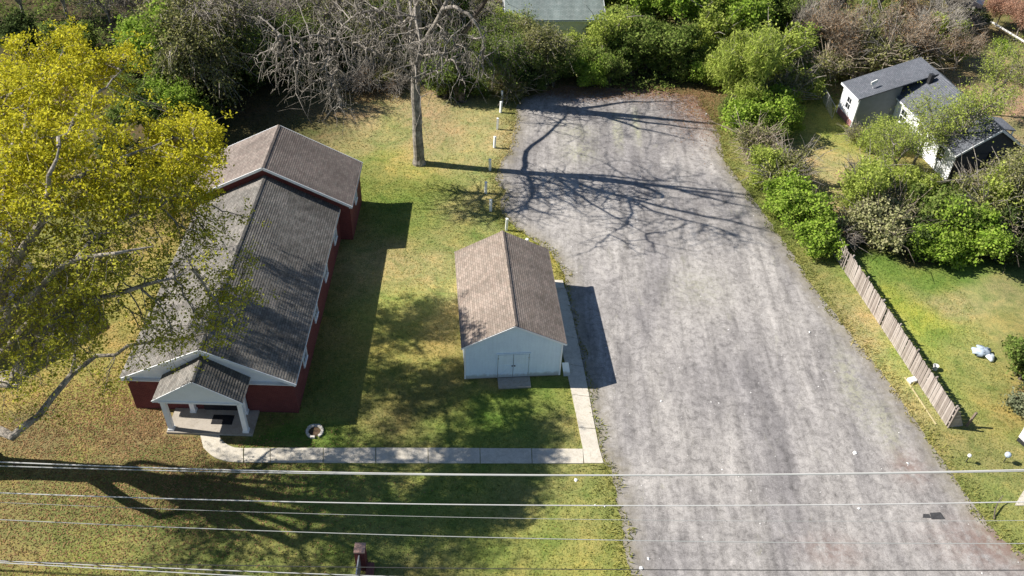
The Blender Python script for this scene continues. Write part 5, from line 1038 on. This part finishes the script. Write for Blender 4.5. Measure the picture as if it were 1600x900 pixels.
# fallen leaves: flat litter under the yellow tree and along the woods
def litter(n, blobs, size, mat, name, label, avoid=True):
    P = np.concatenate([np.stack([rg.normal(c[0], rx, int(n * w)), rg.normal(c[1], ry, int(n * w))], 1) for c, rx, ry, w in blobs]); X, Y = P[:, 0], P[:, 1]
    if avoid: k = free(X, Y); P = P[k]
    V, F = leaves_at(np.concatenate([P, np.full((len(P), 1), .03)], 1), 1, .005, size, rg, .85, .6); V[:, 2] = np.maximum(V[:, 2], .006)
    cat = 'leaf litter'; return tag(obj(name, np_mesh(name, V, F, mat)), label, cat, kind='stuff')
litter(22000, [((-24.29, 33.74), 5, 2.4, .4), ((-23.31, 26.71), 5, 3, .3), ((-17.31, 29.56), 5, 2, .3), ((-21.64, 34.91), 3, 1.4, .2)], .05, 'leaf_dry', 'leaf_litter', 'brown fallen leaves scattered on the ground left of the church')
litter(12000, [((11.32, 77.28), 6, .9, .4), ((17.07, 75.07), 1.6, 3, .3), ((4.54, 76.59), 3, .8, .3), ((-14.67, 74.25), 2, 1.4, .2)], .055, 'leaf_dry', 'woodland_litter', 'reddish brown fallen leaves along the far end of the lot', False)
# loose stones on the lot
n = 700; X = rg.uniform(0, 31, n); Y = rg.uniform(19, 76, n); k = inside(LOT, X, Y); X, Y = X[k], Y[k]; n = len(X); s = rg.gamma(2, .009, n) + .008
base = np.array([(1, 0, 0), (0, 1, 0), (-1, 0, 0), (0, -1, 0), (0, 0, 1.0)]); V = base[None] * s[:, None, None] * rg.uniform(.7, 1.3, (n, 5, 1)); V[:, :, 0] += X[:, None]; V[:, :, 1] += Y[:, None]; V[:, :, 2] += .006
F = (np.array([(0, 1, 4), (1, 2, 4), (2, 3, 4), (3, 0, 4)])[None] + np.arange(n)[:, None, None] * 5).reshape(-1, 3)
tag(obj('loose_stones', np_mesh('loose_stones', V.reshape(-1, 3), F, 'pebble')), 'pale loose stones scattered over the gravel lot', 'stones', kind='stuff')
# dark undergrowth on the woodland floor
n = 5200; X = rg.uniform(-60, 45, n); Y = rg.uniform(75, 108, n); k = (Y > 78 + 1.5 * np.sin(X * .4)) & ~loc_mask(X, Y, NH, -8, 5, -2, 13) & ((X < 32) | (Y > 92)) & (np.hypot((X - 5) / 4, (Y - 88) / 3) > 1); X, Y = X[k], Y[k]
V, F = leaves_at(np.stack([X, Y, rg.uniform(.1, .7, len(X))], 1), 14, .4, .13, rg, .2, .6); V[:, 2] = np.maximum(V[:, 2], .02)
tag(obj('undergrowth', np_mesh('undergrowth', V, F, 'leaf_green')), 'low tangled undergrowth on the floor of the wood', 'undergrowth', kind='stuff')

# ---------------------------------------------------------------- say which one of its kind each plant is
LOOK = {'bright': 'bright green leafy bush', 'green': 'mid green leafy bush', 'lime': 'pale yellow-green bush', 'olive': 'olive brown twiggy bush', 'cream': 'cream-green leaved bush', 'dark': 'dark evergreen bush', 'brush': 'leafless brown scrub bush',
        'tall': 'fresh green leafy tree', 'fresh': 'light green airy tree', 'bare': 'bare grey tree', 'baretan': 'bare pale brown tree', 'vine': 'vine-tangled drooping tree', 'pink': 'pinkish blossoming tree', 'ggreen': 'grey-green bush'}
def zone(x, y):
    if y > 74 or (y > 66 and x < -14):
        w = ('behind the big yellow tree' if x < -30 else 'behind the church' if x < -14 else 'behind the tall bare lawn tree' if x < -2 else 'behind the far end of the lot' if x < 13 else 'behind the yellow yard' if x < 25 else 'behind the white house')
        return w + (', front row' if y < 82 else ', second row' if y < 91 else ', farthest row')
    if x < -10: return 'left of the church'
    if x < 29.5 and y > 55: return 'on the right edge of the lot, upper half' if y > 63 else 'on the right edge of the lot, lower half'
    return 'round the white house' if y > 63 else 'in the thicket above the right lawn, back part' if y > 57 else 'in the thicket above the right lawn, front part'
ORD = ['leftmost', 'second from left', 'third from left', 'fourth from left', 'fifth from left', 'sixth from left', 'seventh from left', 'eighth from left', 'ninth from left', 'tenth from left']
for kind, lst in AUTO.items():
    z = {}
    for o in lst: z.setdefault(zone(o.location.x, o.location.y), []).append(o)
    for w, L in z.items():
        L.sort(key=lambda o: o.location.x / (o.location.y + 30))
        for i, o in enumerate(L):
            o['label'] = LOOK[kind] + ' ' + w + ('' if len(L) == 1 else ', ' + (ORD[i] if i < len(L) - 1 or i == 0 else 'rightmost'))
